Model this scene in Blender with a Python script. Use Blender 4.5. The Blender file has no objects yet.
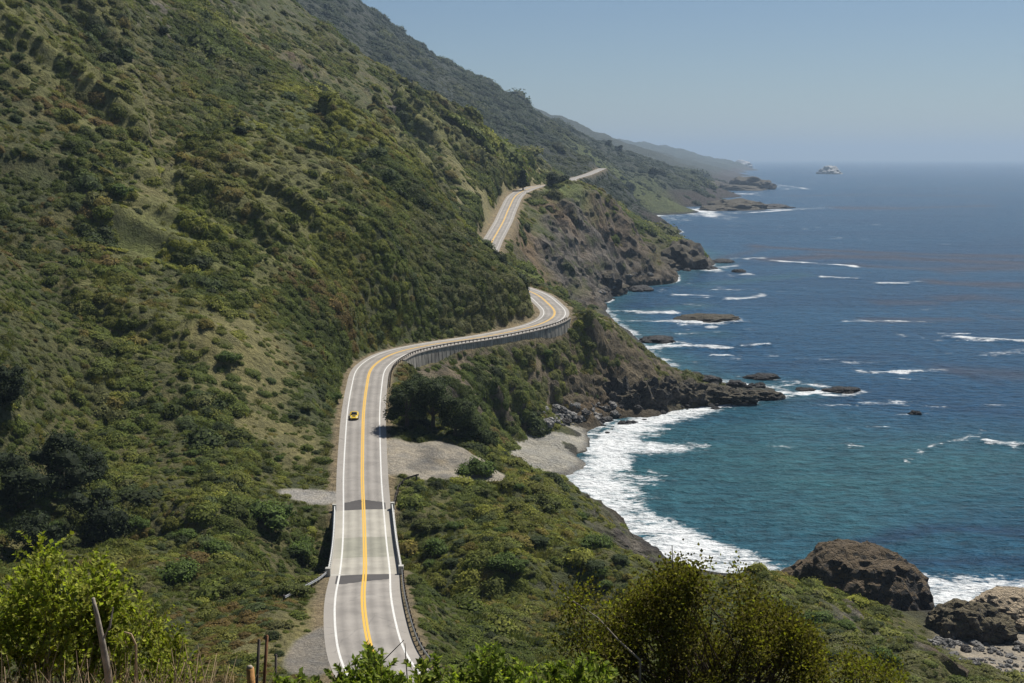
import bpy, math, random
import numpy as np
from mathutils import Vector, Matrix
random.seed(7); RNG = np.random.default_rng(11)
S = bpy.context.scene
COL = S.collection
PI = math.pi
# ------------------------------------------------------------------ camera geometry
F = 1300.0; CX = 512.0; CY = 341.5; YH = 158.5; CAMZ = 82.0
A = math.atan((CY - YH) / F); SA, CA = math.sin(A), math.cos(A)
def P(px, py, D):
    """world point at forward distance D seen in that direction of the photograph"""
    k = F * CA + (CY - py) * SA
    return ((px - CX) * D / k, D, CAMZ + (-F * SA + (CY - py) * CA) * D / k)
def G(px, py, z=0.0):
    """world point on the level z"""
    k = F * CA + (CY - py) * SA
    t = (-F * SA + (CY - py) * CA) / k
    D = (z - CAMZ) / t
    return ((px - CX) * D / k, D, z)
cam = bpy.data.cameras.new('camera'); camo = bpy.data.objects.new('camera', cam); COL.objects.link(camo)
camo.location = (0, 0, CAMZ); camo.rotation_euler = (PI / 2 - A, 0, 0)
cam.sensor_width = 36; cam.lens = F / 1024 * 36; cam.clip_start = .1; cam.clip_end = 200000
S.camera = camo
# ------------------------------------------------------------------ light
SUN_EL, SUN_AZ = math.radians(55), math.radians(38)      # azimuth measured from +Y towards +X
w = bpy.data.worlds.new('World'); S.world = w; w.use_nodes = True
nt = w.node_tree; bg = nt.nodes['Background']
sky = nt.nodes.new('ShaderNodeTexSky'); sky.sky_type = 'NISHITA'; sky.sun_disc = False
sky.sun_elevation = SUN_EL; sky.sun_rotation = SUN_AZ; sky.altitude = 80; sky.air_density = .9; sky.dust_density = .25; sky.ozone_density = 4.6
nt.links.new(sky.outputs[0], bg.inputs[0]); bg.inputs[1].default_value = 0.052
sl = bpy.data.lights.new('sun', 'SUN'); so = bpy.data.objects.new('sun', sl); COL.objects.link(so)
sl.energy = 5.0; sl.angle = math.radians(.53); sl.color = (1, .955, .88)
sd = Vector((math.sin(SUN_AZ) * math.cos(SUN_EL), math.cos(SUN_AZ) * math.cos(SUN_EL), math.sin(SUN_EL)))
so.rotation_euler = sd.to_track_quat('Z', 'Y').to_euler(); so.location = (0, 0, 300)
vs = S.view_settings; vs.view_transform = 'Standard'; vs.look = 'None'; vs.gamma = 1; vs.exposure = .28; vs.use_curve_mapping = False
S.cycles.max_bounces = 5; S.cycles.diffuse_bounces = 2; S.cycles.glossy_bounces = 2; S.cycles.transmission_bounces = 2
S.cycles.volume_bounces = 0; S.cycles.transparent_max_bounces = 4
# ------------------------------------------------------------------ noise
_perm = np.random.default_rng(3).permutation(1024).astype(np.int64)
_g = np.random.default_rng(4).normal(size=(1024, 3)); _g /= np.linalg.norm(_g, axis=1)[:, None]
def _pn(x, y, z):
    xi = np.floor(x); yi = np.floor(y); fx = x - xi; fy = y - yi; xi = xi.astype(np.int32); yi = yi.astype(np.int32)
    u = fx * fx * fx * (fx * (fx * 6 - 15) + 10); v = fy * fy * fy * (fy * (fy * 6 - 15) + 10)
    hx = (_perm[xi & 1023], _perm[(xi + 1) & 1023]); hxy = {(a, b): _perm[(hx[a] + yi + b) & 1023] for a in (0, 1) for b in (0, 1)}
    def layer(zi, fz, d):
        def c(a, b):
            h = hxy[a, b] if zi is None else _perm[(hxy[a, b] + zi + d) & 1023]
            r = _gx[h] * (fx - a) + _gy[h] * (fy - b)
            return r if zi is None else r + _gz[h] * (fz - d)
        p = c(0, 0); p = p + (c(1, 0) - p) * u; q = c(0, 1); q = q + (c(1, 1) - q) * u
        return p + (q - p) * v
    if z is None: return layer(None, None, 0) * 1.75
    zi = np.floor(z); fz = z - zi; zi = zi.astype(np.int32); q = fz * fz * fz * (fz * (fz * 6 - 15) + 10)
    a = layer(zi, fz, 0); return (a + (layer(zi, fz, 1) - a) * q) * 1.6
_perm = _perm.astype(np.int32); _gx, _gy, _gz = [np.ascontiguousarray(_g[:, i], dtype=np.float32) for i in range(3)]
from concurrent.futures import ThreadPoolExecutor
POOL = ThreadPoolExecutor(4)
def pn(x, y, z=None):
    x = np.asarray(x, np.float32); y = np.asarray(y, np.float32); z = None if z is None else np.asarray(z, np.float32)
    n = x.shape[0] if x.ndim else 1
    if n < 20000: return _pn(x, y, z)
    sl_ = [slice(i, min(i + 40000, n)) for i in range(0, n, 40000)]
    return np.concatenate(list(POOL.map(lambda q: _pn(x[q], y[q], None if z is None else z[q]), sl_)))
def fbm(x, y, z=None, o=4, rid=False):
    s = 0; a = 1.0; t = 0
    for i in range(o):
        k = 2.03 ** i
        n = pn(x * k + i * 17.3, y * k - i * 9.1, None if z is None else z * k + i * 5.7)
        if rid: n = 1 - 2 * np.abs(n)
        s = s + a * n; t += a; a *= .5
    return s / t
def sm(a, b, x):
    t = np.clip((x - a) / (b - a), 0, 1); return t * t * (3 - 2 * t)
# ------------------------------------------------------------------ tagging helpers
def tag(o, label=None, cat=None, group=None, kind=None):
    if label: o['label'] = label
    if cat: o['category'] = cat
    if group: o['group'] = group
    if kind: o['kind'] = kind
    return o
def link(name, me, parent=None, mats=()):
    o = bpy.data.objects.new(name, me); COL.objects.link(o); o.parent = parent
    for m in mats: me.materials.append(m)
    return o
def npmesh(name, V, Fq, smooth=True):
    """V (n,3), Fq (m,4) or (m,3)"""
    me = bpy.data.meshes.new(name); V = np.ascontiguousarray(V, dtype=np.float32); Fq = np.ascontiguousarray(Fq, dtype=np.int32)
    k = Fq.shape[1]
    me.vertices.add(len(V)); me.vertices.foreach_set('co', V.ravel())
    me.loops.add(Fq.size); me.loops.foreach_set('vertex_index', Fq.ravel())
    me.polygons.add(len(Fq)); me.polygons.foreach_set('loop_start', np.arange(0, Fq.size, k, dtype=np.int32))
    me.polygons.foreach_set('use_smooth', np.full(len(Fq), smooth, dtype=bool))
    me.update(calc_edges=True); me.validate(); return me
def vattr(me, name, arr, typ='FLOAT_COLOR'):
    a = me.attributes.new(name, typ, 'POINT')
    if typ == 'FLOAT_COLOR':
        b = np.ones((len(arr), 4), np.float32); b[:, :3] = arr; a.data.foreach_set('color', b.ravel())
    elif typ == 'FLOAT_VECTOR': a.data.foreach_set('vector', np.asarray(arr, np.float32).ravel())
    elif typ == 'INT': a.data.foreach_set('value', np.asarray(arr, np.int32))
    else: a.data.foreach_set('value', np.asarray(arr, np.float32))
def empty(name, loc=(0, 0, 0), rz=0):
    o = bpy.data.objects.new(name, None); COL.objects.link(o); o.location = loc; o.rotation_euler = (0, 0, rz); o.empty_display_size = .3; return o
class MB:
    """collects simple solids into one mesh"""
    def __init__(s): s.v = []; s.f = []
    def add(s, v, f):
        k = len(s.v); s.v += [tuple(p) for p in v]; s.f += [tuple(i + k for i in q) for q in f]
    def box(s, x0, y0, z0, x1, y1, z1):
        v = [(x, y, z) for x in (x0, x1) for y in (y0, y1) for z in (z0, z1)]
        s.add(v, [(0, 1, 3, 2), (4, 6, 7, 5), (0, 4, 5, 1), (2, 3, 7, 6), (0, 2, 6, 4), (1, 5, 7, 3)])
    def tube(s, pts, r, n=6, r1=None):
        pts = [Vector(p) for p in pts]; rings = []
        for i, p in enumerate(pts):
            d = (pts[min(i + 1, len(pts) - 1)] - pts[max(i - 1, 0)]).normalized()
            a = d.cross(Vector((0, 0, 1)) if abs(d.z) < .9 else Vector((1, 0, 0))).normalized(); b = d.cross(a)
            rr = r if r1 is None else r + (r1 - r) * i / max(1, len(pts) - 1)
            rings.append([p + (a * math.cos(t * 2 * PI / n) + b * math.sin(t * 2 * PI / n)) * rr for t in range(n)])
        v = [q for g in rings for q in g]; f = []
        for i in range(len(pts) - 1):
            for t in range(n): f.append((i * n + t, i * n + (t + 1) % n, (i + 1) * n + (t + 1) % n, (i + 1) * n + t))
        f.append(tuple(range(n))[::-1]); f.append(tuple((len(pts) - 1) * n + t for t in range(n)))
        s.add(v, f)
    def sweep(s, line, prof, closed=True):
        """line: list of (pos, right) ; prof: list of (offset, height)"""
        v = []; n = len(prof)
        for p, r in line:
            for o, h in prof: v.append((p[0] + r[0] * o, p[1] + r[1] * o, p[2] + h))
        f = []
        for i in range(len(line) - 1):
            for t in range(n if closed else n - 1):
                f.append((i * n + t, i * n + (t + 1) % n, (i + 1) * n + (t + 1) % n, (i + 1) * n + t))
        if closed: f.append(tuple(range(n))); f.append(tuple((len(line) - 1) * n + t for t in range(n))[::-1])
        s.add(v, f)
    def build(s, name, mat, parent=None, smooth=False):
        me = bpy.data.meshes.new(name); me.from_pydata(s.v, [], s.f); me.update()
        import bmesh
        bm = bmesh.new(); bm.from_mesh(me); bmesh.ops.recalc_face_normals(bm, faces=bm.faces); bm.to_mesh(me); bm.free()
        if smooth:
            for p in me.polygons: p.use_smooth = True
        return link(name, me, parent, [mat])
# ------------------------------------------------------------------ materials
def newmat(name):
    m = bpy.data.materials.new(name); m.use_nodes = True; n = m.node_tree; b = n.nodes['Principled BSDF']; return m, n, b
def N(n, t, **k):
    x = n.nodes.new(t)
    for a, v in k.items(): setattr(x, a, v)
    return x
def noise(n, scale, det=4, rough=.6, vec=None, dist=0):
    t = N(n, 'ShaderNodeTexNoise'); t.inputs['Scale'].default_value = scale; t.inputs['Detail'].default_value = det; t.inputs['Roughness'].default_value = rough; t.inputs['Distortion'].default_value = dist
    if vec is not None: n.links.new(vec, t.inputs['Vector'])
    return t.outputs[0]
def obco(n, sc=(1, 1, 1)):
    g = N(n, 'ShaderNodeNewGeometry'); m = N(n, 'ShaderNodeMapping'); m.inputs['Scale'].default_value = sc
    n.links.new(g.outputs['Position'], m.inputs[0]); return m.outputs[0]
def ramp(n, fac, stops):
    r = N(n, 'ShaderNodeValToRGB'); e = r.color_ramp.elements
    while len(e) < len(stops): e.new(.5)
    for k, (p, c) in enumerate(stops):
        e[k].position = p; e[k].color = (c[0], c[1], c[2], 1) if hasattr(c, '__len__') else (c, c, c, 1)
    n.links.new(fac, r.inputs[0]); return r.outputs[0]
def mixc(n, f, a, b, mode='MIX'):
    m = N(n, 'ShaderNodeMix', data_type='RGBA', blend_type=mode)
    for s_, v in ((m.inputs[0], f), (m.inputs[6], a), (m.inputs[7], b)):
        if hasattr(v, 'is_linked') or hasattr(v, 'links'): n.links.new(v, s_)
        elif isinstance(v, (int, float)): s_.default_value = v
        else: s_.default_value = (v[0], v[1], v[2], 1)
    return m.outputs[2]
def math_(n, op, a, b=0.0, c=None):
    m = N(n, 'ShaderNodeMath', operation=op)
    for s_, v in zip(m.inputs, (a, b, c)):
        if v is None: continue
        if hasattr(v, 'links'): n.links.new(v, s_)
        else: s_.default_value = v
    return m.outputs[0]
def bump(n, b, h, strength=.5, dist=.1):
    x = N(n, 'ShaderNodeBump'); x.inputs['Strength'].default_value = strength; x.inputs['Distance'].default_value = dist
    n.links.new(h, x.inputs['Height']); n.links.new(x.outputs[0], b.inputs['Normal'])
def simple(name, c, rough=.7, metal=0, var=.25, scale=1.0, bmp=.0):
    m, n, b = newmat(name); f = noise(n, scale, 5, .65, obco(n))
    c0 = tuple(x * (1 - var) for x in c); c1 = tuple(min(1, x * (1 + var)) for x in c)
    n.links.new(ramp(n, f, [(.3, c0), (.7, c1)]), b.inputs['Base Color'])
    b.inputs['Roughness'].default_value = rough; b.inputs['Metallic'].default_value = metal
    if bmp: bump(n, b, f, .6, bmp)
    return m
def rock_mat(name, dark, light, top=None):
    m, n, b = newmat(name); co = obco(n)
    f = noise(n, .35, 8, .68, co, .4); g = noise(n, 2.2, 6, .7, co)
    c = ramp(n, f, [(.32, dark), (.52, tuple(.5 * (a + q) for a, q in zip(dark, light))), (.7, light)])
    c = mixc(n, .75, c, ramp(n, g, [(.3, .45), (.7, 1.3)]), 'MULTIPLY')
    vo = N(n, 'ShaderNodeTexVoronoi', feature='DISTANCE_TO_EDGE'); vo.inputs['Scale'].default_value = .45; wp = N(n, 'ShaderNodeVectorMath', operation='ADD'); nz = N(n, 'ShaderNodeTexNoise'); nz.inputs['Scale'].default_value = .5; n.links.new(co, nz.inputs[0]); sc_ = N(n, 'ShaderNodeVectorMath', operation='SCALE'); sc_.inputs['Scale'].default_value = 3.0; n.links.new(nz.outputs[1], sc_.inputs[0]); n.links.new(co, wp.inputs[0]); n.links.new(sc_.outputs[0], wp.inputs[1]); n.links.new(wp.outputs[0], vo.inputs['Vector'])
    crk = ramp(n, vo.outputs[0], [(0, .35), (.09, 1)]); c = mixc(n, .8, c, crk, 'MULTIPLY')
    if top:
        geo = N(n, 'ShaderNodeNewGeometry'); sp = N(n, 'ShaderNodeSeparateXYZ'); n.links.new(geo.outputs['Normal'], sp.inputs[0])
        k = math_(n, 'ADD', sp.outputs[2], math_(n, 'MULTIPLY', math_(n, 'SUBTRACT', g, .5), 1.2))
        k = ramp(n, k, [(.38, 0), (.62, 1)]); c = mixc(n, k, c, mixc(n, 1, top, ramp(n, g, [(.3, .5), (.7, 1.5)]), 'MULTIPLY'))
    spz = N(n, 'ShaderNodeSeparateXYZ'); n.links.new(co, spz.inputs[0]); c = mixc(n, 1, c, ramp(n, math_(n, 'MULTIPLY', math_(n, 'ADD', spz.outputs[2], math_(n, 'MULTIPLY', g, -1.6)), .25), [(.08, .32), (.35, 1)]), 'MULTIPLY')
    n.links.new(c, b.inputs['Base Color']); b.inputs['Roughness'].default_value = .85
    bump(n, b, math_(n, 'ADD', math_(n, 'ADD', g, math_(n, 'MULTIPLY', f, 3)), crk), 1.0, .9); return m
# ------------------------------------------------------------------ the road line
RC = [P(440, 730, 108), P(398, 690, 122), P(373, 657, 137), P(364.5, 616, 152), P(363.2, 592, 166), P(364.8, 574, 180), P(364.6, 541, 210), P(363.5, 507, 230),
      P(362.4, 480, 242), P(362.4, 462, 251), P(362.8, 436, 268), P(363.6, 412, 286), P(366.9, 385, 309), P(371, 369, 325), P(381, 359.5, 336), P(397, 352.2, 349),
      P(419, 347, 361), P(445, 342.4, 373), P(477, 338, 386), P(509, 332, 399), P(538, 325, 412), P(552.5, 317.5, 424), P(554.5, 310.6, 436), P(548, 303.5, 449), P(537, 294.5, 467),
      (-4, 508, 34.6), (-11, 552, 38.6), P(491, 244, 600), P(498, 231, 642), P(503.5, 221, 682), P(509, 208, 735), P(517, 194.5, 790), P(533, 187.3, 836), P(550, 184.8, 872),
      (40, 960, 62), (53, 1130, 61.5), P(572, 179, 1290), P(586, 175, 1440), P(599, 169.8, 1600), P(603, 168.2, 1750)]
def catmull(C, step):
    C = [np.array(c, float) for c in C]; out = []
    for i in range(len(C) - 1):
        p0 = C[max(i - 1, 0)]; p1 = C[i]; p2 = C[i + 1]; p3 = C[min(i + 2, len(C) - 1)]
        # centripetal
        t0 = 0; t1 = t0 + max(1e-3, np.linalg.norm(p1 - p0)) ** .5 if i else t0 + np.linalg.norm(p2 - p1) ** .5
        if i == 0: p0 = 2 * p1 - p2
        if i + 2 > len(C) - 1: p3 = 2 * p2 - p1
        t1 = np.linalg.norm(p1 - p0) ** .5; t2 = t1 + np.linalg.norm(p2 - p1) ** .5; t3 = t2 + np.linalg.norm(p3 - p2) ** .5
        n = max(2, int(np.linalg.norm(p2 - p1) / step))
        for t in np.linspace(t1, t2, n, endpoint=False):
            a1 = (t1 - t) / t1 * p0 + t / t1 * p1; a2 = (t2 - t) / (t2 - t1) * p1 + (t - t1) / (t2 - t1) * p2; a3 = (t3 - t) / (t3 - t2) * p2 + (t - t2) / (t3 - t2) * p3
            b1 = (t2 - t) / t2 * a1 + t / t2 * a2; b2 = (t3 - t) / (t3 - t1) * a2 + (t - t1) / (t3 - t1) * a3
            out.append((t2 - t) / (t2 - t1) * b1 + (t - t1) / (t2 - t1) * b2)
    out.append(C[-1]); return np.array(out)
R = catmull(RC, 2.0)
def smooth1(a, k, it=1):
    for _ in range(it):
        p = np.pad(a, ((k, k), (0, 0)), 'edge'); a = sum(p[i:i + len(a)] for i in range(2 * k + 1)) / (2 * k + 1)
    return a
R0 = R.copy(); R[:, 2:] = smooth1(R[:, 2:], 3, 2); R[:, :2] = smooth1(R[:, :2], 2, 1)
T = np.gradient(R, axis=0); T[:, 2] = 0; T /= np.linalg.norm(T, axis=1)[:, None]
RT = np.stack([T[:, 1], -T[:, 0], 0 * T[:, 0]], 1)      # to the right when driving away from the camera
SS = np.concatenate([[0], np.cumsum(np.linalg.norm(np.diff(R, axis=0), axis=1))])
def iD(D): return int(np.argmin(np.abs(R[:, 1] - D)))
def line(i0, i1, off=0, up=0):
    """(pos, right) pairs of the road centre from index i0 to i1"""
    return [((R[i][0] + RT[i][0] * off, R[i][1] + RT[i][1] * off, R[i][2] + up), (RT[i][0], RT[i][1])) for i in range(i0, i1 + 1)]
B0, B1 = iD(181), iD(227)
# ------------------------------------------------------------------ terrain control points (direction in the photo + distance -> world)
CP = [
 # left canyon and bowl
 (150,683,130),(60,600,160),(220,600,166),(120,545,195),(30,500,215),(60,460,236),(60,425,247),(180,560,178),(250,540,195),(190,500,215),(280,610,152),(270,575,172),
 (0,400,235),(0,330,255),(0,250,290),(0,180,320),(0,100,352),(0,0,395),(100,420,255),(100,360,275),(100,300,295),(100,230,325),(100,150,362),(100,70,410),(100,0,462),
 (200,450,246),(200,400,265),(200,340,290),(200,280,315),(200,210,350),(200,140,402),(200,70,485),(200,0,610),(290,470,246),(310,497,234),(270,500,228),(300,430,266),(320,400,283),(330,360,303),(290,340,308),
 (290,270,338),(290,200,380),(290,130,445),(290,70,565),(290,30,730),(-80,300,260),(-80,100,330),(-150,0,360),(-60,450,225),(-60,560,190),(-120,650,140),
 (345,345,326),(362,335,335),(400,320,362),(360,280,358),(380,230,373),(350,180,412),(350,120,500),(440,325,382),(480,317,396),(512,309,409),(500,280,415),(460,240,418),(430,200,434),(400,160,465),
 (528,298,420),(505,268,430),(483,246,440),(445,195,452),(520,305,413),
 # behind spur A
 (478,240,465),(483,256,520),(470,240,560),(450,212,540),(420,182,580),(385,140,640),
 (478,240,604),(470,210,630),(460,180,660),(440,150,690),(420,130,720),(480,225,622),(486,205,690),(500,195,730),(500,178,765),(490,160,795),(506,188,770),
 (528,187,818),(512,172,828),(490,152,845),(458,125,865),(430,108,895),(400,90,935),(350,52,985),(300,18,1050),(265,-4,1080),(200,-60,1000),
 (400,120,1150),(480,160,1080),(520,178,1060),(300,60,1350),
 # headland 1
 (572,317,425),(585,313,427),(592,312,424),(575,312,440),(600,319,436),(620,333,440),(650,357,440),(668,375,438),(700,383,444),(730,387,444),(760,389,449),(775,391,456),(700,395,428),(740,396,446),
 (560,350,404),(500,385,362),(470,385,352),(455,380,349),(440,385,342),(450,405,343),(510,410,366),(520,395,370),(545,405,384),(590,395,410),(600,365,422),(640,385,426),(590,408,406),(640,408,412),(668,408,420),(560,330,414),(530,360,396),
 (600,330,465),(620,350,472),(590,325,485),(640,370,482),(565,312,465),(590,320,560),(600,318,640),(560,300,560),(540,290,600),(600,308,700),
 # pull-out and tree bank
 (400,470,250),(430,475,248),(455,478,246),(400,445,266),(440,445,263),(462,450,262),(480,470,256),(500,465,264),(400,400,292),(410,385,304),(425,410,290),(470,430,285),(490,450,275),(494,468,290),(474,440,305),(450,400,318),(500,476,312),(520,482,300),
 # beach
 (488,450,334),(505,455,338),(540,455,343),(562,455,346),(560,440,360),(574,430,380),(520,430,368),(500,430,360),(550,420,386),(566,466,338),
 # bluff between bridge and surf
 (395,500,232),(420,500,234),(470,478,252),(500,472,262),(540,473,264),(570,480,262),(586,499,258),(612,530,250),(634,556,244),(646,568,238),(560,510,240),(500,510,236),(450,530,222),(600,540,226),(420,560,205),(440,600,180),
 (400,560,200),(520,560,205),(600,565,208),(640,560,216),(420,640,150),(480,640,160),(480,683,140),(560,620,175),(640,610,182),(700,590,196),(700,640,165),(700,683,150),(780,600,192),(760,575,208),(780,640,172),(820,625,186),(870,640,188),(900,655,184),(940,683,172),(840,683,160),
 (770,580,224),(690,588,218),(730,590,214),(668,577,232),(626,562,246),(800,590,214),(850,618,205),(880,628,206),
 (1015,610,222),(1060,612,226),(990,612,224),(1040,650,205),(1010,640,212),(1015,670,195),(962,656,201),(1070,670,196),
 # headland 2
 (510,240,615),(505,250,585),(530,270,640),(560,290,690),(580,297,735),(600,288,780),(540,240,700),(560,240,725),(590,230,800),(610,240,852),(640,254,935),(662,260,965),(680,258,985),(690,252,988),(540,215,745),(545,203,765),(560,195,800),(590,192,850),(605,202,872),(625,217,892),(645,240,925),
 (555,184,842),(575,186,885),(600,192,895),(590,195,1000),(560,183,1000),(620,215,1020),(640,225,1150),(530,182,930),
 # mountain C and its coast
 (620,205,1720),(600,190,1700),(640,200,1950),(670,201,2050),(692,190,2350),(650,183,2250),(620,173,2020),(600,172,1620),(570,180,1360),(560,172,1520),(530,165,1420),(530,142,1750),(565,145,1950),(500,132,1550),(460,102,1650),(600,156,2150),(640,166,2550),(680,179,2750),
 (362,18,2000),(400,36,2110),(450,62,2200),(500,94,2300),(550,123,2450),(580,136,2600),(600,146,2720),(650,161,2900),(690,174,3000),(704,184,3000),(420,60,1900),(340,20,1800),(300,-10,1700),(300,-70,2000),(440,90,1800),
 (500,110,3000),(400,60,2900),(600,150,3400),(640,165,3300),
 (560,124,5200),(600,139,5800),(640,151,6500),(670,156.5,7800),(690,154.5,8800),(712,157,9300),(722,160.5,10400),(500,100,4800),(400,90,4500),(700,165,7000),(680,166,5600),(600,150,5500),(712,163,8000),
]
WP = [(0,0,80.3),(-3,8,78.2),(3,8,77.8),(0,-30,90),(-12,12,76.8),(12,12,77),(-14,30,69),(0,40,60),(14,30,66),(25,60,50),(-30,80,43),(0,80,41),(30,100,35),(60,120,24),(-50,120,36),(5,115,32),(-40,20,74),(40,10,70),(80,60,30),(-90,60,60),(-60,-20,95),(60,-20,80),
      (-130,160,75),(-250,400,215),(-300,700,300),(-400,1100,340),(-600,1800,400),(-900,2600,410),(-1600,5000,380),(-300,200,200),(70,-50,85),(110,100,14),(-1200,8500,330),(0,11000,250),(1250,6000,-60),(1620,8600,-50),(1780,10400,-40),(1500,7000,-60),(1900,9000,-60),(2150,11000,-60),(2350,13500,-80),(1900,12500,-10)]
# the sea: coast (z = 0) and sea floor
COAST = [(1150,622),(1060,608),(990,606),(940,608),(890,600),(800,575),(768,574),(700,568),(652,554),(622,530),(590,500),(575,475),(578,455),(590,436),(604,424),(640,418),(672,412),(700,406),(740,401),(782,396),(778,388),(740,384),(700,378),(672,365),(650,350),(632,332),(612,315),(604,303),(612,288),(628,277),(650,273),(690,270),
         (708,267),(700,257),(680,246),(664,236),(650,226),(634,214),(650,208),(680,207),(705,199),(712,193)]
FLOOR = [(1100,590,-7),(1000,590,-6),(930,600,-3),(860,570,-6),(780,555,-5),(720,535,-4),(670,510,-4),(640,480,-4),(640,455,-3),(700,430,-5),(780,410,-5),(830,400,-6),(820,380,-7),(740,370,-7),(700,350,-8),(680,320,-9),(660,300,-8),(650,288,-7),(700,280,-9),(740,272,-9),(740,255,-9),(700,240,-9),(690,225,-10),(690,215,-10),(740,210,-12),(740,200,-14),(745,190,-14),(760,180,-16),(780,184,-20),(800,187,-16),(770,177,-25),(745,178,-18),(735,184,-14),(800,176,-30),(765,190,-16),
         (900,500,-14),(1000,450,-16),(900,350,-18),(1000,250,-24),(850,250,-20),(800,200,-30),(900,180,-50),(1100,200,-50),(1100,400,-20),(800,450,-10),(720,470,-8),(800,166,-70),(900,165,-90),(1050,166,-90),(720,174,-16),(1200,600,-12)]
pts = [P(*c) for c in CP] + WP + [G(*c)[:2] + (-.2,) for c in COAST] + [G(a, b)[:2] + (z,) for a, b, z in FLOOR]
for i in range(0, len(R), 5):
    if B0 - 2 < i < B1 + 2: continue
    pts.append(tuple(R[i]))
# canyon under the bridge
for c in (P(300,575,196),P(366,560,205),P(430,575,200)): pts.append((c[0], c[1], 9.5))
pts.append((-60, 205, 14)); pts.append((-90, 215, 22)); pts.append((10, 203, 10)); pts.append((30,215,8))
pts = np.array(pts)
def uv(x, y): return np.arctan2(x, y + 60), np.log(np.hypot(x, y + 60))
def kern(r): return r ** 1.35
pu, pv = uv(pts[:, 0], pts[:, 1])
def dd(a, b, c, d): return np.sqrt((a[:, None] - c[None]) ** 2 + (b[:, None] - d[None]) ** 2 + 1e-9)
n_ = len(pts)
K = kern(dd(pu, pv, pu, pv)); K[np.arange(n_), np.arange(n_)] = -1e-4
Pm = np.stack([np.ones(n_), pu, pv], 1)
M_ = np.block([[K, Pm], [Pm.T, np.zeros((3, 3))]])
W_ = np.linalg.solve(M_, np.concatenate([pts[:, 2], np.zeros(3)]))
def rbf(u, v):
    u32, v32, p32, q32, w32 = u, v, pu, pv, W_[:n_]
    def f(i):
        a, b = u32[i:i + 4000], v32[i:i + 4000]
        r = (a[:, None] - p32[None]) ** 2 + (b[:, None] - q32[None]) ** 2 + 1e-9
        return np.power(r, .675) @ w32 + W_[n_] + W_[n_ + 1] * u[i:i + 4000] + W_[n_ + 2] * v[i:i + 4000]
    return np.concatenate(list(POOL.map(f, range(0, len(u), 4000))))
# ------------------------------------------------------------------ the terrain grid (finer where the relief is close)
TH = np.linspace(-.60, .60, 820)
def seg(a, b, n): return list(np.linspace(math.log(a), math.log(b), n, endpoint=False))
VV = np.array(seg(45, 185, 110) + seg(185, 560, 470) + seg(560, 1150, 270) + seg(1150, 4000, 240) + seg(4000, 14000, 90))
UU, VG = np.meshgrid(TH, VV); u = UU.ravel(); v = VG.ravel()
gx = np.exp(v) * np.sin(u); gy = np.exp(v) * np.cos(u) - 60
z = rbf(u, v)
# distance to the road
def roaddist(x, y, sel):
    d = np.full(len(x), 1e9); k = np.zeros(len(x), int); X, Y = x[sel], y[sel]
    dm = np.full(len(X), 1e9); km = np.zeros(len(X), int)
    for i in range(0, len(R), 1):
        q = (X - R[i, 0]) ** 2 + (Y - R[i, 1]) ** 2; m = q < dm; dm[m] = q[m]; km[m] = i
    d[sel] = np.sqrt(dm); k[sel] = km; return d, k
# coarse preselection
cs = np.zeros(len(gx), bool)
for i in range(0, len(R), 12): cs |= (np.abs(gx - R[i, 0]) < 60) & (np.abs(gy - R[i, 1]) < 60)
rd, rk = roaddist(gx, gy, cs)
side = (gx - R[rk, 0]) * RT[rk, 0] + (gy - R[rk, 1]) * RT[rk, 1]
along = (gx - R[rk, 0]) * T[rk, 0] + (gy - R[rk, 1]) * T[rk, 1]
GRD = np.gradient(R[:, 2]) / np.maximum(np.gradient(SS), .3); zr = R[rk, 2] + np.clip(along, -1.5, 1.5) * GRD[rk]
onbridge = (rk > B0) & (rk < B1)
farD = np.hypot(gx, gy)
# relief: eroded gullies, hummocks
away = sm(7, 26, rd)
pull = P(425, 462, 256); dp = np.hypot((gx - pull[0]) / 1.5, gy - pull[1]); away *= sm(7, 16, dp)
bch = P(535, 445, 366); db = np.hypot(gx - bch[0], (gy - bch[1]) / 1.6); away *= sm(16, 28, db)
trk = P(317, 496, 234); away *= sm(4, 10, np.hypot((gx - trk[0]) / 1.6, gy - trk[1]))
hz = sm(1, 9, z)
big = sm(200, 500, farD)
rel = fbm(gx / 55, gy / 80, o=4, rid=True) - .5
rel2 = fbm(gx / 9, gy / 9, o=3)
# ribs running down the slopes of the far hills
rib = fbm((gx * .35 + gy) / 90, (gx - .2 * gy) / 420 + 7, o=4, rid=True) - .5
z0 = z.copy()
nearw = sm(60, 150, farD)
wx = gx + 14 * fbm(gx / 60, gy / 60, o=2); wy = gy + 16 * fbm(gx / 70 + 5, gy / 70, o=2)
ribs = fbm(wx / 190 + wy / 900, wy / 56 + wx / 260, o=3, rid=True) - .5
hillw = sm(10, 34, rd) * (side < 0) * sm(225, 300, gy) * (1 - sm(1150, 1400, gy)) * sm(20, 40, z)
RIBS = hillw * ribs; z = z + hillw * ribs * (16 + 14 * sm(400, 800, gy))
bluffw = sm(7, 14, rd) * (side > 0) * sm(150, 170, gy) * (1 - sm(262, 285, gy)) * away * hz
z = z + bluffw * 2.2 * (np.abs(fbm(gx / 11, gy / 15, o=2)) * 1.6 - .35) + (1 - sm(0, 1, 0 * z)) * sm(8, 16, rd) * (side < 0) * sm(140, 160, gy) * (1 - sm(235, 260, gy)) * away * 1.8 * (np.abs(fbm(gx / 12 + 4, gy / 15, o=2)) * 1.6 - .35)
z = z + sm(3500, 5500, farD) * sm(5, 40, z) * (fbm(gx / 520, gy / 700, o=5, rid=True) - .5) * 55
z = z + away * hz * nearw * (rel * (1.3 + 3.0 * big) + rel2 * .8) + away * hz * sm(420, 700, farD) * rib * 4.0 + sm(900, 2000, farD) * sm(10, 60, z) * ((fbm(gx / 260, gy / 300, o=5, rid=True) - .55) * 16)
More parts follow.
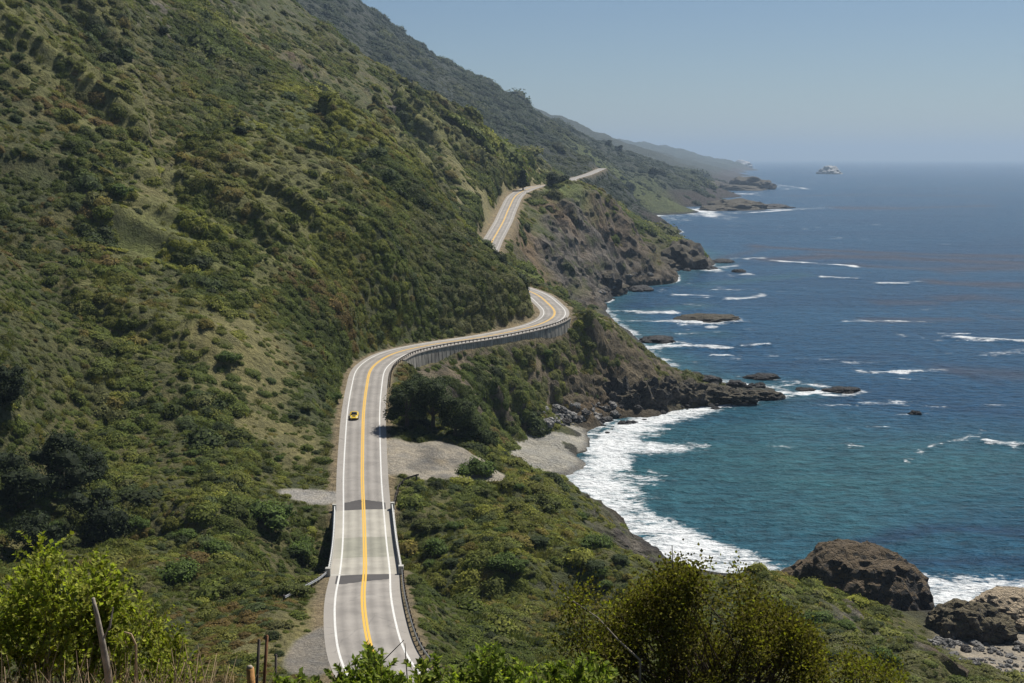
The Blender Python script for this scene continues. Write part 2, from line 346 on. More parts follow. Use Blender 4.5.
z = np.where((z0 < 0), np.minimum(z, z0 * .6 - .2), z)
# road bed
isv = (R[rk, 1] > 336) & (R[rk, 1] < 424) & (rk < iD(465))
wr = np.where(isv & (side > 0), 1 - sm(5.5, 6.4, rd), 1 - sm(6.0, 12.0, rd))
wr = np.where(onbridge, 0, wr)
sw = (R[rk, 1] - 336) / 88; wdrop = 3.8 - 2.2 * sm(.2, .45, sw) + 1.7 * sm(.7, .9, sw)
isw = isv & (side > 0) & (rd < 26)
z = np.where(isw, np.maximum(z, zr - wdrop - (rd - 6.3) * (1.95 + .5 * fbm(gx / 8, gy / 8, o=3)) + 2.6 * sm(6.5, 11, rd) * (fbm(SS[rk] / 7.5, z / 30, o=3, rid=True) - .5)), z)
z = z * (1 - wr) + (zr - .12) * wr
gap = (rk > B0 + 1) & (rk < B1 - 1) & (rd < 30)
bs = (rk - B0) / (B1 - B0); dip = np.minimum(bs, 1 - bs)
z = np.where(onbridge, z - (1 - sm(6, 16, rd)) * np.clip(z - (zr - 1.6 - 14 * np.clip(dip, 0, .4)), 0, 30), z)
# slope
Zg = z.reshape(UU.shape); Xg = gx.reshape(UU.shape); Yg = gy.reshape(UU.shape)
def grads(Z):
    a = np.gradient(Z, axis=0); b = np.gradient(Z, axis=1)
    dv = np.gradient(VV)[:, None] * np.exp(VG); du = (TH[1] - TH[0]) * np.exp(VG)
    return a / dv, b / du
gr, gt = grads(Zg); slope = np.hypot(gr, gt).ravel()
# outward (downhill) direction in world xy
er = np.stack([np.sin(u), np.cos(u)], 1); et = np.stack([np.cos(u), -np.sin(u)], 1)
gxy = er * gr.ravel()[:, None] + et * gt.ravel()[:, None]
nrm = np.stack([-gxy[:, 0], -gxy[:, 1], np.ones(len(u))], 1); nrm /= np.linalg.norm(nrm, axis=1)[:, None]
steep = sm(.75, 1.35, slope) * sm(8, 14, rd) * (z > -3)
low = (1 - sm(5, 14, z + 6 * fbm(gx / 14, gy / 14, o=3))) * (farD > 190) * sm(.25, .6, slope)
cliff = np.clip(np.maximum(steep * sm(190, 230, farD) * ((side > 0) | (gy > 1000)) * (1 - .5 * (z > 14) * (gy < 490)), low), 0, 1) * sm(17, 27, np.hypot(gx - bch[0] + 3, (gy - bch[1]) / 1.3))
cliffn = cliff * (farD < 1300)
nn = fbm(gx / 9, gy / 9, z / 7, 5, True) - .2
nc_ = fbm(gx / 3.5, gy / 3.5, z / 3, 3, True) - .5
nb = fbm(gx / 26, gy / 26, z / 30, 3, True) - .2
dis = cliffn * (nn * 2.4 + nb * (1.4 + 5 * sm(520, 700, gy)) + nc_ * .9) * sm(-1, 2, z)
px_ = gx + nrm[:, 0] * dis; py_ = gy + nrm[:, 1] * dis; pz_ = z + nrm[:, 2] * dis * .6
ZH = pz_.reshape(UU.shape); RIBH = RIBS.reshape(UU.shape); NXH = gxy[:, 0].reshape(UU.shape); NYH = gxy[:, 1].reshape(UU.shape)
def hgt(x, y):
    x = np.atleast_1d(np.asarray(x, float)); y = np.atleast_1d(np.asarray(y, float))
    a, b = uv(x, y); return interp(ZH, a, b)
def interp(Zf, a, b):
    fi = np.clip((a - TH[0]) / (TH[1] - TH[0]), 0, len(TH) - 1.001); j = fi.astype(int); fj = fi - j
    k = np.clip(np.searchsorted(VV, b) - 1, 0, len(VV) - 2); fk = np.clip((b - VV[k]) / (VV[k + 1] - VV[k]), 0, 1)
    return (Zf[k, j] * (1 - fj) + Zf[k, j + 1] * fj) * (1 - fk) + (Zf[k + 1, j] * (1 - fj) + Zf[k + 1, j + 1] * fj) * fk
def hit(px, py, dmin=15, dmax=9000):
    """first point of the ground seen in that direction of the photograph"""
    D = np.exp(np.linspace(math.log(dmin), math.log(dmax), 6000)); k = F * CA + (CY - py) * SA
    x = (px - CX) * D / k; zz = CAMZ + (-F * SA + (CY - py) * CA) * D / k
    h = hgt(x, D); i = int(np.argmax(h >= zz))
    if h[i] < zz[i]: i = int(np.argmin(np.abs(zz)))
    return (float(x[i]), float(D[i]), float(max(h[i], 0)))
# ------------------------------------------------------------------ ground colours
def blobs(L, x, y):
    """soft patches: (px,py,D, rx, ry) in metres"""
    o = np.zeros(len(x))
    for a, b, D, rx, ry in L:
        c = P(a, b, D); q = np.sqrt(((x - c[0]) / rx) ** 2 + ((y - c[1]) / ry) ** 2)
        o = np.maximum(o, 1 - sm(.45, 1.2, q + .5 * BN))
    return o
def C_(r, g, b): return np.array([r, g, b])
def mixn(c, d, k): k = np.clip(k, 0, 1)[:, None]; return c * (1 - k) + d * k
X, Y, Z = px_, py_, pz_
BN = fbm(X / (12 + farD / 60), Y / (12 + farD / 60), o=4)
n1 = fbm(X / 40, Y / 60, Z / 40, 4); n2 = fbm(X / 7, Y / 7, Z / 7, 4); n3 = fbm(X / 120 + 9, Y / 160, Z / 90, 3)
col = mixn(np.tile(C_(.080, .092, .034), (len(X), 1)), C_(.125, .118, .045), sm(-.3, .4, n1 + .6 * n2))
col = mixn(col, C_(.15, .14, .055), sm(.1, .5, n3 + .4 * n2))
veg = np.ones(len(X))
rockc = mixn(np.tile(C_(.06, .052, .045), (len(X), 1)), C_(.20, .175, .145), sm(-.35, .45, n2 + .5 * fbm(X / 3, Y / 3, Z / 2, 3)))
rockc = mixn(rockc, C_(.17, .11, .06), .7 * sm(0, .4, n1))
rk_ = np.clip(cliff * (sm(-.15, .25, n2 + .35 * steep + .9 * low - .1)), 0, 1)
col = mixn(col, rockc, rk_); veg *= 1 - .8 * np.maximum(rk_, cliff * .3)
# red-brown earth and dry grass
red = blobs([(547, 203, 775, 11, 6), (588, 314, 424, 7, 5), (515, 228, 650, 22, 60), (540, 195, 780, 30, 22), (600, 325, 402, 12, 22), (545, 412, 384, 9, 8), (500, 400, 368, 14, 6)], X, Y)
col = mixn(col, C_(.20, .135, .075), red * .8); veg *= 1 - .45 * red
dry = blobs([(470, 185, 690, 16, 50), (490, 215, 660, 8, 26), (240, 375, 285, 16, 22), (270, 420, 262, 10, 9), (300, 440, 258, 6, 16), (440, 380, 345, 10, 12), (320, 620, 152, 8, 12), (285, 640, 140, 8, 9),
             (150, 220, 340, 8, 34), (560, 395, 384, 14, 6)], X, Y)
col = mixn(col, C_(.24, .215, .09), dry * .8); veg *= 1 - .8 * dry
fm_ = sm(1050, 1300, farD); col = mixn(col, C_(.055, .068, .054), fm_ * .8)  # far ground muted: part of the distance haze is mixed into its colour
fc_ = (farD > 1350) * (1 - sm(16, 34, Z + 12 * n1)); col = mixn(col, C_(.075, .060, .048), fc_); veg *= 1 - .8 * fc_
lush = blobs([(170, 240, 325, 18, 14), (350, 125, 500, 30, 50), (300, 150, 430, 18, 22), (665, 196, 2050, 130, 230), (560, 195, 840, 22, 18), (630, 178, 2000, 140, 120)], X, Y)
col = mixn(col, C_(.135, .165, .045), lush * .8); veg *= 1 - .4 * lush
# tan streaks down spur B, brightened in colour to suggest sunlit ribs
streak = sm(.38, .66, fbm((X + .1 * Y) / 9, (Z - .5 * X) / 60, o=4, rid=True)) * sm(-.3, .1, n1) * (1 - sm(85, 120, Z)) * sm(520, 580, Y) * (1 - sm(1000, 1100, Y)) * (side < 0)
col = mixn(col, C_(.26, .235, .115), streak * .85); veg *= 1 - .85 * streak
dryn = sm(.12, .36, n3 * .7 + .35 * n2 + .25 * n1 + .9 * RIBS) * (side < 0) * (rd > 8); col = mixn(col, C_(.175, .18, .062), dryn * .7); veg *= 1 - .5 * dryn
# verges and cuttings beside the road
vg = (1 - sm(5.6, 7.2 + 2 * n2 + 2.5 * sm(380, 420, Y) , rd)) * (z > 8) * (~onbridge)
col = mixn(col, C_(.27, .215, .13), vg); veg *= 1 - sm(.2, .6, vg)
veg *= (rd > 6.6) | (onbridge & (rd > 6.0)); slp = (Y > 335) & (Y < 490) & (Z > 7) & (side > 7) & (rd < 60); veg = np.where(slp, np.maximum(veg * .5, .8 * sm(-.05, .3, n1 + .8 * n2)), veg); col = np.where(slp[:, None], mixn(np.tile(C_(.19, .155, .10), (len(X), 1)), C_(.085, .072, .05), sm(-.25, .3, n2 + .5 * fbm(X / 3, Y / 3, Z / 3, 3))), col); hd2 = (Y > 560) & (Y < 1040) & (side > 9) & (slope > .45); veg = np.where(hd2, veg * (.15 + .85 * sm(.0, .35, n1)), veg)
dpn = dp + 2.5 * n2 + 2.5 * BN
pm = (1 - sm(9.5, 11.5, dpn)) * (side > 4.5) * (rd > 4.9)
col = mixn(col, mixn(mixn(np.tile(C_(.33, .295, .24), (len(X), 1)), C_(.20, .185, .16), sm(-.2, .25, n2)), C_(.31, .25, .16), sm(0, .3, BN)), pm); veg *= (pm < .1)
dtn = np.hypot((X - trk[0]) / 1.75, (Y - trk[1]) * 1.25) + 1.2 * n2
tm = (1 - sm(3.6, 4.6, dtn)); col = mixn(col, C_(.33, .31, .28), tm); veg *= (tm < .1)
lay = P(318, 640, 139); dl = np.hypot(X - lay[0], (Y - lay[1]) / 2.9) + .6 * n2
lm = (1 - sm(3.0, 3.8, dl)); col = mixn(col, C_(.22, .20, .17), lm); veg *= (lm < .1)
# wet rock, beach sand, boulder-strewn shore
wet = (1 - sm(1.2, 3.4, Z + 1.2 * n2)) * (farD > 180)
col = mixn(col, C_(.05, .048, .045), wet * .9); veg *= 1 - sm(.0, .5, wet)
bm = (db < 30) & (Z < 4.2) & (Z > -3) & (Y > 330) & (Y < 396)
bmn = bm & (slope < .45)
sand = mixn(np.tile(C_(.34, .325, .285), (len(X), 1)), C_(.19, .18, .16), 1 - sm(.3, 1.0, Z))
col = np.where(bmn[:, None], sand, col); veg *= ~bm
shr = P(1008, 655, 207); dsh = np.hypot(X - shr[0], (Y - shr[1]) / 1.2) + 4 * n2
shm = (1 - sm(10, 14, dsh)) * (Z < 9); col = mixn(col, C_(.33, .29, .23), shm); veg *= (shm < .2)
tp = P(785, 592, 225)
veg = np.where((Z < 3.5) & (farD > 180), veg * .15, veg)
brown = blobs([(620, 345, 406, 26, 26), (640, 245, 930, 40, 110), (720, 385, 430, 40, 16)], X, Y)
col = mixn(col, C_(.105, .08, .045), brown * .6)
reef = blobs([(720, 385, 430, 34, 18)], X, Y) * (Z < 9); veg *= 1 - reef; col = mixn(col, C_(.085, .08, .035), reef * .6)
VEGH = veg.reshape(UU.shape); LUSH = lush.reshape(UU.shape); SLH = slope.reshape(UU.shape)
# ------------------------------------------------------------------ ground material
def ground_mat(name, detail=1.0):
    m, n, b = newmat(name); a = N(n, 'ShaderNodeAttribute', attribute_name='tone'); co = obco(n)
    f = noise(n, .9 * detail, 8, .72, co); g = noise(n, .14 * detail, 5, .6, co)
    c = mixc(n, 1, a.outputs[0], ramp(n, f, [(.28, .5), (.5, .95), (.72, 1.5)]), 'MULTIPLY')
    c = mixc(n, 1, c, ramp(n, g, [(.3, (.8, .82, .85)), (.7, (1.2, 1.15, 1.05))]), 'MULTIPLY')
    n.links.new(c, b.inputs['Base Color']); b.inputs['Roughness'].default_value = .92; b.inputs['Specular IOR Level'].default_value = .25
    h3 = noise(n, .16, 7, .7, obco(n, (1, 1, .6)), .3); bump(n, b, math_(n, 'ADD', f, math_(n, 'MULTIPLY', h3, 4)), 1.0, 1.1 / detail); return m
M_ground = ground_mat('hillside_ground'); M_far = ground_mat('far_hill_ground', .3); M_sand = ground_mat('beach_sand', 1.6); M_gravel = ground_mat('gravel', 2.5)
nr, nc = UU.shape
ii = (np.arange(nr - 1)[:, None] * nc + np.arange(nc - 1)[None]).ravel()
Q = np.stack([ii, ii + 1, ii + nc + 1, ii + nc], 1)
PV = np.stack([px_, py_, pz_], 1)
zone = np.zeros(len(X), int); zone[bmn] = 1; zone[pm > .5] = 2; zone[tm > .5] = 3; zone[lm > .5] = 4; zone[v > math.log(1310)] = 5; zone[shm > .6] = 6
zq = zone[Q].max(1)
Qz = PV[Q][:, :, 2].max(1); keep = Qz > -6
names = ['hillside', 'sandy_beach', 'gravel_pullout', 'side_track', 'roadside_layby', 'distant_hills', 'pebble_beach']
mats = [M_ground, M_sand, M_gravel, M_gravel, M_gravel, M_far, M_gravel]
for k in range(7):
    q = Q[keep & (zq == k)]; fl = cliffn[q].max(1) > .45
    if not len(q): continue
    us, inv = np.unique(q, return_inverse=True)
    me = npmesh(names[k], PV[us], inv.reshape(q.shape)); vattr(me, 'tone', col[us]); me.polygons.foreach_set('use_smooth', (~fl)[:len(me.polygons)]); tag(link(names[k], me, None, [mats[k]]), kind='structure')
# ground behind and beside the photographer, so that light and side views stay right
# ------------------------------------------------------------------ the sea
ty = np.concatenate([np.linspace(760, 420, 300), np.linspace(420, 175, 480)[1:], np.linspace(175, 160.9, 90)[1:]])
Ds = np.array([G(512, t)[1] for t in ty]); sth = np.linspace(-.42, .60, 760)
SU, SD = np.meshgrid(sth, Ds); sx = (SD * np.tan(SU)).ravel(); sy = SD.ravel()
su, sv = uv(sx, sy); inside = (sv < VV[-1] - .01) & (su > TH[0]) & (su < TH[-1])
th = np.full(len(sx), -60.); th[inside] = interp(z.reshape(UU.shape), su[inside], sv[inside])
def polysd(poly, x, y):
    poly = np.array([G(*p)[:2] for p in poly]); ins = np.zeros(len(x), bool); d = np.full(len(x), 1e9)
    for i in range(len(poly)):
        a, b = poly[i], poly[(i + 1) % len(poly)]; e = b - a
        t = np.clip(((x - a[0]) * e[0] + (y - a[1]) * e[1]) / (e @ e), 0, 1)
        d = np.minimum(d, np.hypot(x - a[0] - t * e[0], y - a[1] - t * e[1]))
        c = ((a[1] > y) != (b[1] > y)) & (x < (b[0] - a[0]) * (y - a[1]) / (b[1] - a[1] + 1e-12) + a[0]); ins ^= c
    return np.where(ins, d, -d)
def strokes(L, x, y, wob=1.0):
    o = np.zeros(len(x))
    for pl in L:
        wpx, st = pl[0], pl[1]; pp = [G(*p)[:2] for p in pl[2:]]
        for i in range(len(pp) - 1):
            a, b = np.array(pp[i]), np.array(pp[i + 1]); e = b - a; D = .5 * (a[1] + b[1]); wd = .5 * wpx * D * D / (CAMZ * F)
            ex = 2.5 * D / F * (1.5 * wpx + 3); bx = (np.abs(y - D) < abs(e[1]) + 6 * wd + 5) & (x > min(a[0], b[0]) - ex) & (x < max(a[0], b[0]) + ex)
            if not bx.any(): continue
            X_, Y_ = x[bx], y[bx]; jit = wd * 1.6 * wob * fbm(X_ / (wd * 8 + 3), Y_ / (wd * 3 + 1) + 3, o=3)
            t = np.clip(((X_ - a[0]) * e[0] + (Y_ - a[1]) * e[1]) / (e @ e), 0, 1)
            dx = (X_ - a[0] - t * e[0]) * wd / (D / F * (1.5 * wpx + 3)); dy = Y_ - a[1] - t * e[1] + jit
            taper = 1.0
            q = np.hypot(dx, dy) / wd
            o[bx] = np.maximum(o[bx], min(1, st * 1.06) * (1 - sm(.0, 1.7, q)))
    return o
surf = [(560, 476), (583, 450), (592, 436), (604, 422), (640, 412), (700, 400), (760, 402), (700, 418), (668, 428), (655, 440), (716, 444), (700, 452), (640, 458), (632, 470), (690, 479), (640, 486), (648, 498), (664, 513), (712, 535), (752, 550), (795, 566), (740, 580), (640, 570), (590, 520)]
surf2 = [(870, 590), (900, 572), (960, 570), (1040, 578), (1120, 590), (1100, 625), (1024, 612), (985, 625), (930, 620)]
sd1 = polysd(surf, sx, sy); sd2 = polysd(surf2, sx, sy)
wj = 5 * fbm(sx / 14, sy / 20, o=4)
foam = (.84 + .35 * fbm(sx / 11, sy / 16 + .3 * sx / 11, o=4)) * sm(-5, 7, sd1 + wj)
foam = np.maximum(foam, (.74 + .25 * fbm(sx / 9, sy / 12, o=4)) * sm(-6, 8, sd2 + wj))
FS = [(3.5, .95, (604, 322), (650, 323), (700, 322), (738, 322)), (4, .9, (604, 310), (640, 312), (672, 312)), (3, .95, (676, 296), (705, 297), (728, 299)), (3.2, .8, (728, 299), (752, 298), (762, 295)),
      (4.5, .95, (655, 349), (690, 347), (728, 349)), (2.2, .9, (742, 346), (768, 345)), (2, .75, (712, 355), (740, 356)), (3, .7, (640, 346), (660, 340), (690, 343)),
      (12, 1.15, (634, 218), (660, 213), (700, 211), (735, 210)), (3, .8, (640, 226), (668, 222)), (2.5, .7, (640, 232), (655, 233)), (2.5, .7, (668, 190), (710, 196), (730, 197)), (2.2, .85, (750, 189), (780, 187), (806, 189)), (1.6, .8, (770, 184), (802, 188)),
      (1.6, .7, (740, 210), (800, 209), (826, 208), (876, 210)), (3, .95, (652, 273), (700, 270), (716, 270)), (3, .75, (640, 280), (660, 277)), (2.2, .6, (700, 262), (740, 258), (766, 258)), (2.6, .95, (774, 261), (805, 263), (852, 266)),
      (1.8, .9, (822, 277), (856, 279)), (3, .95, (882, 284), (905, 284), (918, 282)), (2.6, .8, (945, 335), (968, 334)), (4, .97, (950, 338), (985, 340), (1040, 343)), (2.5, .6, (846, 321), (890, 322), (930, 322)),
      (5, .78, (864, 372), (900, 372), (938, 369)), (2.4, .6, (900, 378), (926, 380)), (4, .8, (780, 397), (820, 391), (858, 391)), (4, .7, (770, 384), (800, 383), (830, 388)), (3, .65, (740, 376), (780, 380)),
      (2.6, .6, (650, 470), (676, 481)), (3.5, .62, (905, 460), (930, 447), (960, 440), (985, 431)), (3, .55, (915, 463), (950, 464), (985, 464)), (4.5, .97, (988, 443), (1010, 445), (1050, 446)), (2.5, .7, (968, 466), (984, 465)), (2.4, .6, (896, 414), (925, 414)),
      (1.4, .65, (806, 173), (858, 174)), (1.3, .6, (700, 172), (740, 172)), (1.2, .5, (820, 185), (880, 186)), (2.5, .5, (800, 430), (890, 427)), (3, .5, (660, 290), (690, 284), (720, 287)), (3, .55, (620, 330), (650, 332)), (1.3, .5, (690, 160.8 + 12), (720, 173)),
      (5, .85, (682, 325), (708, 324), (738, 321)), (4, .8, (744, 383), (762, 384), (782, 380)), (4, .8, (826, 394), (845, 395), (862, 391)), (4, .8, (704, 266), (722, 267), (740, 264)), (3, .8, (730, 275), (748, 274)), (4, .8, (640, 347), (656, 348), (672, 343)), (3, .8, (690, 214), (740, 213), (790, 210)), (2.5, .8, (704, 194), (750, 194), (790, 189)),
      (5, .5, (600, 330), (680, 334), (760, 330), (800, 334)), (4, .48, (660, 304), (740, 306), (800, 302), (860, 306)), (5, .5, (700, 362), (780, 356), (850, 362), (930, 358)), (3, .5, (640, 292), (700, 289), (780, 291)), (6, .46, (820, 405), (880, 402), (960, 408), (1040, 404)), (6, .47, (720, 440), (790, 448), (850, 446), (900, 452)), (2.4, .5, (720, 225), (800, 228), (900, 224)), (2.4, .5, (760, 240), (840, 238), (940, 243)), (5, .5, (930, 352), (980, 355), (1040, 352)), (3, .48, (880, 312), (950, 308), (1040, 312)),
      (5, .6, (560, 480), (590, 500), (640, 545)), (2, .6, (900, 335), (940, 341)), (1.8, .55, (700, 380), (740, 380))]
sfo = .78 + .6 * fbm(sx / (6 + sy / 60), sy / (6 + sy / 30), o=3); foam = np.maximum(foam, strokes(FS, sx, sy, 1.6) * sfo)
nearc = (th > -4.5) & (sy < 2600)
sh_ = sm(-3.0, -.2, th) * (sy > 190) * (.62 + .3 * fbm(sx / 25, sy / 30, o=3)); foam = np.maximum(foam, sh_ * np.where(sy < 1500, 1, .8))
shal = np.maximum(.95 * sm(-70, 45, polysd([(590, 420), (700, 425), (800, 425), (900, 440), (1060, 450), (1060, 515), (900, 520), (780, 555), (640, 560), (560, 470)], sx, sy) + 20 * fbm(sx / 50, sy / 40, o=3)), .7 * sm(-9, -1, th) * (sy < 1400))
shal = np.maximum(shal, .6 * strokes([(9, 1, (620, 315), (700, 305)), (7, .8, (640, 280), (700, 285), (800, 275)), (8, .7, (630, 335), (720, 335))], sx, sy))
KS = [(4.5, 1, (772, 260), (830, 256), (900, 258), (960, 261), (1040, 264)), (2.6, .9, (760, 247), (860, 252), (960, 256), (1040, 257)), (3, .8, (860, 266), (940, 270), (1040, 268)), (3.4, .9, (940, 283), (980, 285), (1050, 286)), (2.6, .7, (940, 298), (975, 297)), (2.2, .6, (880, 303), (930, 302)),
      (1.6, .9, (840, 208), (900, 208), (990, 206)), (1.2, .7, (790, 196), (860, 195), (980, 196)), (2.4, .6, (870, 320), (960, 318)), (6, .55, (960, 372), (1040, 376)), (2, .5, (690, 265), (760, 250)), (4, .45, (1000, 300), (1050, 304)), (3, .5, (1000, 318), (1050, 322)), (1.4, .5, (880, 188), (1000, 189))]
kelp = strokes([(k_[0] * 2.2,) + k_[1:] for k_ in KS], sx, sy) * sm(-.95, -.1, fbm(sx / 40, sy / 30, o=4) + .1)
darkp = strokes([(14, .85, (860, 545), (930, 525), (1060, 540)), (12, .7, (900, 560), (1060, 560)), (5, .5, (760, 365), (900, 355), (1000, 385)), (4, .5, (700, 400), (850, 400)), (8, .4, (940, 405), (1060, 420))], sx, sy)
deep = np.clip(darkp, 0, 1)
ampn = 1 - sm(500, 1600, sy)
wz = ampn * (.28 * fbm(sx / 16 + .02 * sy, sy / 7, o=3) + .12 * fbm(sx / 3.4, sy / 2.4, o=2)) + .5 * foam * ampn * (fbm(sx / 5, sy / 3.2, o=3) + .2)
wz = wz + ampn * .9 * strokes([s_ for s_ in FS if s_[1] >= .9], sx, sy, .5)
sr, sc = SU.shape; ii = (np.arange(sr - 1)[:, None] * sc + np.arange(sc - 1)[None]).ravel()
SQ = np.stack([ii, ii + 1, ii + sc + 1, ii + sc], 1); kq = th[SQ].min(1) < 3.0; SQ = SQ[kq]
us, inv = np.unique(SQ, return_inverse=True)
me = npmesh('sea', np.stack([sx, sy, wz], 1)[us], inv.reshape(SQ.shape))
vattr(me, 'foam', foam[us], 'FLOAT'); vattr(me, 'shal', shal[us], 'FLOAT'); vattr(me, 'kelp', kelp[us], 'FLOAT'); vattr(me, 'deep', deep[us], 'FLOAT')
m, n, b = newmat('sea_water'); co = obco(n); cow = obco(n, (.6, 1, 1))
def at_(k): return N(n, 'ShaderNodeAttribute', attribute_name=k).outputs['Fac']
nA = noise(n, .05, 5, .6, cow); nB = noise(n, .35, 5, .65, cow); nC = noise(n, .012, 4, .55, obco(n, (.25, 1, 1)), .5)
c = ramp(n, nC, [(.3, (.006, .046, .106)), (.7, (.012, .078, .155))])
c = mixc(n, at_('shal'), c, ramp(n, nA, [(.3, (.018, .082, .105)), (.7, (.034, .125, .138))]))
c = mixc(n, math_(n, 'MULTIPLY', at_('deep'), .8), c, (.008, .03, .075))
kk = math_(n, 'MULTIPLY', at_('kelp'), ramp(n, nB, [(.35, .55), (.6, 1)])); c = mixc(n, kk, c, (.060, .044, .050))
c = mixc(n, 1, c, ramp(n, nB, [(.32, .5), (.68, 1.5)]), 'MULTIPLY')
fa = noise(n, .55, 8, .78, obco(n, (.6, 1, 1)), .9); fb = noise(n, .16, 5, .7, obco(n, (.5, 1, 1)), .6)
pat = math_(n, 'ADD', math_(n, 'MULTIPLY', fa, .62), math_(n, 'MULTIPLY', fb, .45))
fc = noise(n, .11, 6, .78, obco(n, (.4, .5, 1)), .6); far_ = N(n, 'ShaderNodeMapRange'); far_.inputs[1].default_value = 500; far_.inputs[2].default_value = 1500
sp_ = N(n, 'ShaderNodeSeparateXYZ'); n.links.new(co, sp_.inputs[0]); n.links.new(sp_.outputs[1], far_.inputs[0])
pat = math_(n, 'MULTIPLY', math_(n, 'SUBTRACT', pat, .535), 2.9)
pf = math_(n, 'MULTIPLY', math_(n, 'SUBTRACT', fc, .5), 3.6); pm2 = N(n, 'ShaderNodeMix'); n.links.new(math_(n, 'MULTIPLY', far_.outputs[0], .75), pm2.inputs[0]); n.links.new(pat, pm2.inputs[2]); n.links.new(pf, pm2.inputs[3])
k = math_(n, 'SUBTRACT', math_(n, 'SUBTRACT', at_('foam'), .49), pm2.outputs[0])
k = ramp(n, k, [(.0, 0), (.14, .55), (.36, 1)])
k = math_(n, 'MULTIPLY', k, ramp(n, at_('foam'), [(.03, 0), (.2, 1)]))
# scattered small whitecaps
wc = ramp(n, noise(n, .09, 6, .75, obco(n, (.5, 2.2, 1))), [(.735, 0), (.77, .55)]); k = math_(n, 'MAXIMUM', k, wc)
c = mixc(n, k, c, (.78, .80, .80)); n.links.new(c, b.inputs['Base Color'])
n.links.new(math_(n, 'ADD', math_(n, 'MULTIPLY', k, .4), .3), b.inputs['Roughness']); b.inputs['IOR'].default_value = 1.33; b.inputs['Specular IOR Level'].default_value = .16
hh = math_(n, 'ADD', math_(n, 'MULTIPLY', nB, 1.2), math_(n, 'MULTIPLY', noise(n, 1.3, 4, .6, cow), .35)); hh = math_(n, 'ADD', hh, math_(n, 'MULTIPLY', nA, 3)); bump(n, b, hh, 1.0, 2.6)
tag(link('sea', me, None, [m]), kind='structure')
# sea bed so that nothing opens under the water line
mb = MB(); mb.add([(-25000, 150, -12), (35000, 150, -12), (35000, 46000, -95), (-25000, 46000, -95)], [(0, 1, 2, 3)]); tag(mb.build('sea_bed', simple('sea_bed', (.05, .06, .05))), kind='structure')
# ------------------------------------------------------------------ road, bridge, markings
def road_mat(name, base, var=.1, tracks=True, crack=True):
    m, n, b = newmat(name); co = obco(n); g = noise(n, 6, 6, .7, co); f = noise(n, .25, 5, .6, co)
    c = mixc(n, 1, base, ramp(n, g, [(.3, 1 - var), (.7, 1 + var)]), 'MULTIPLY'); c = mixc(n, 1, c, ramp(n, f, [(.35, (.88, .87, .86)), (.65, (1.08, 1.07, 1.05))]), 'MULTIPLY')
    uvn = N(n, 'ShaderNodeAttribute', attribute_name='across'); a = math_(n, 'ABSOLUTE', uvn.outputs['Fac'])
    if tracks:     # worn wheel paths along each lane
        t = math_(n, 'ABSOLUTE', math_(n, 'SUBTRACT', math_(n, 'ABSOLUTE', math_(n, 'SUBTRACT', a, 1.85)), .85))
        t = math_(n, 'ADD', t, math_(n, 'MULTIPLY', math_(n, 'SUBTRACT', f, .5), .8)); c = mixc(n, 1, c, ramp(n, t, [(0, .80), (.75, 1.06)]), 'MULTIPLY')
        e = ramp(n, math_(n, 'SUBTRACT', a, math_(n, 'MULTIPLY', f, .6)), [(3.5 / 8, 0)] if 0 else [(0, 0), (1, 0)])
        sh = N(n, 'ShaderNodeMapRange'); sh.inputs[1].default_value = 3.7; sh.inputs[2].default_value = 4.6; n.links.new(math_(n, 'ADD', a, math_(n, 'MULTIPLY', math_(n, 'SUBTRACT', g, .5), 1.2)), sh.inputs[0])
        c = mixc(n, math_(n, 'MULTIPLY', sh.outputs[0], .55), c, (.30, .275, .24))
    if crack:
        vo = N(n, 'ShaderNodeTexVoronoi', feature='DISTANCE_TO_EDGE'); vo.inputs['Scale'].default_value = .16; n.links.new(co, vo.inputs['Vector'])
        wv = noise(n, 1.2, 4, .6, co); k = math_(n, 'ADD', vo.outputs[0], math_(n, 'MULTIPLY', math_(n, 'SUBTRACT', wv, .5), .05)); c = mixc(n, ramp(n, k, [(.0, .32), (.010, 0)]), c, (.09, .085, .08))
    n.links.new(c, b.inputs['Base Color']); b.inputs['Roughness'].default_value = .85; b.inputs['Specular IOR Level'].default_value = .3; bump(n, b, g, .3, .02); return m
M_asph = road_mat('weathered_asphalt', (.29, .27, .245)); M_dark = road_mat('new_asphalt', (.075, .07, .068), .15, False, False)
M_conc = road_mat('deck_concrete', (.37, .35, .30), .08, True, False); M_conc2 = road_mat('deck_concrete_greenish', (.27, .265, .215), .08, True, False)
def paint(name, c, wear):
    m, n, b = newmat(name); co = obco(n); g = noise(n, 5, 6, .75, co); f = ramp(n, g, [(.38, wear), (.55, 0)])
    n.links.new(mixc(n, f, c, (.24, .22, .19)), b.inputs['Base Color']); b.inputs['Roughness'].default_value = .6; return m
M_white = paint('white_road_paint', (.72, .71, .67), .45); M_yel = paint('yellow_road_paint', (.72, .42, .035), .25)
M_con = simple('pale_concrete', (.40, .385, .345), .8, var=.18, scale=.6, bmp=.03); M_steel = simple('galvanised_steel', (.42, .42, .41), .45, .55, .15, 2); M_wood = simple('dark_weathered_post', (.075, .06, .05), .9, 0, .3, 3)
M_woodl = simple('cut_orange_wood', (.42, .21, .06), .8, 0, .25, 14, .01); M_rust = simple('rusty_steel', (.20, .09, .04), .85, .2, .35, 30)
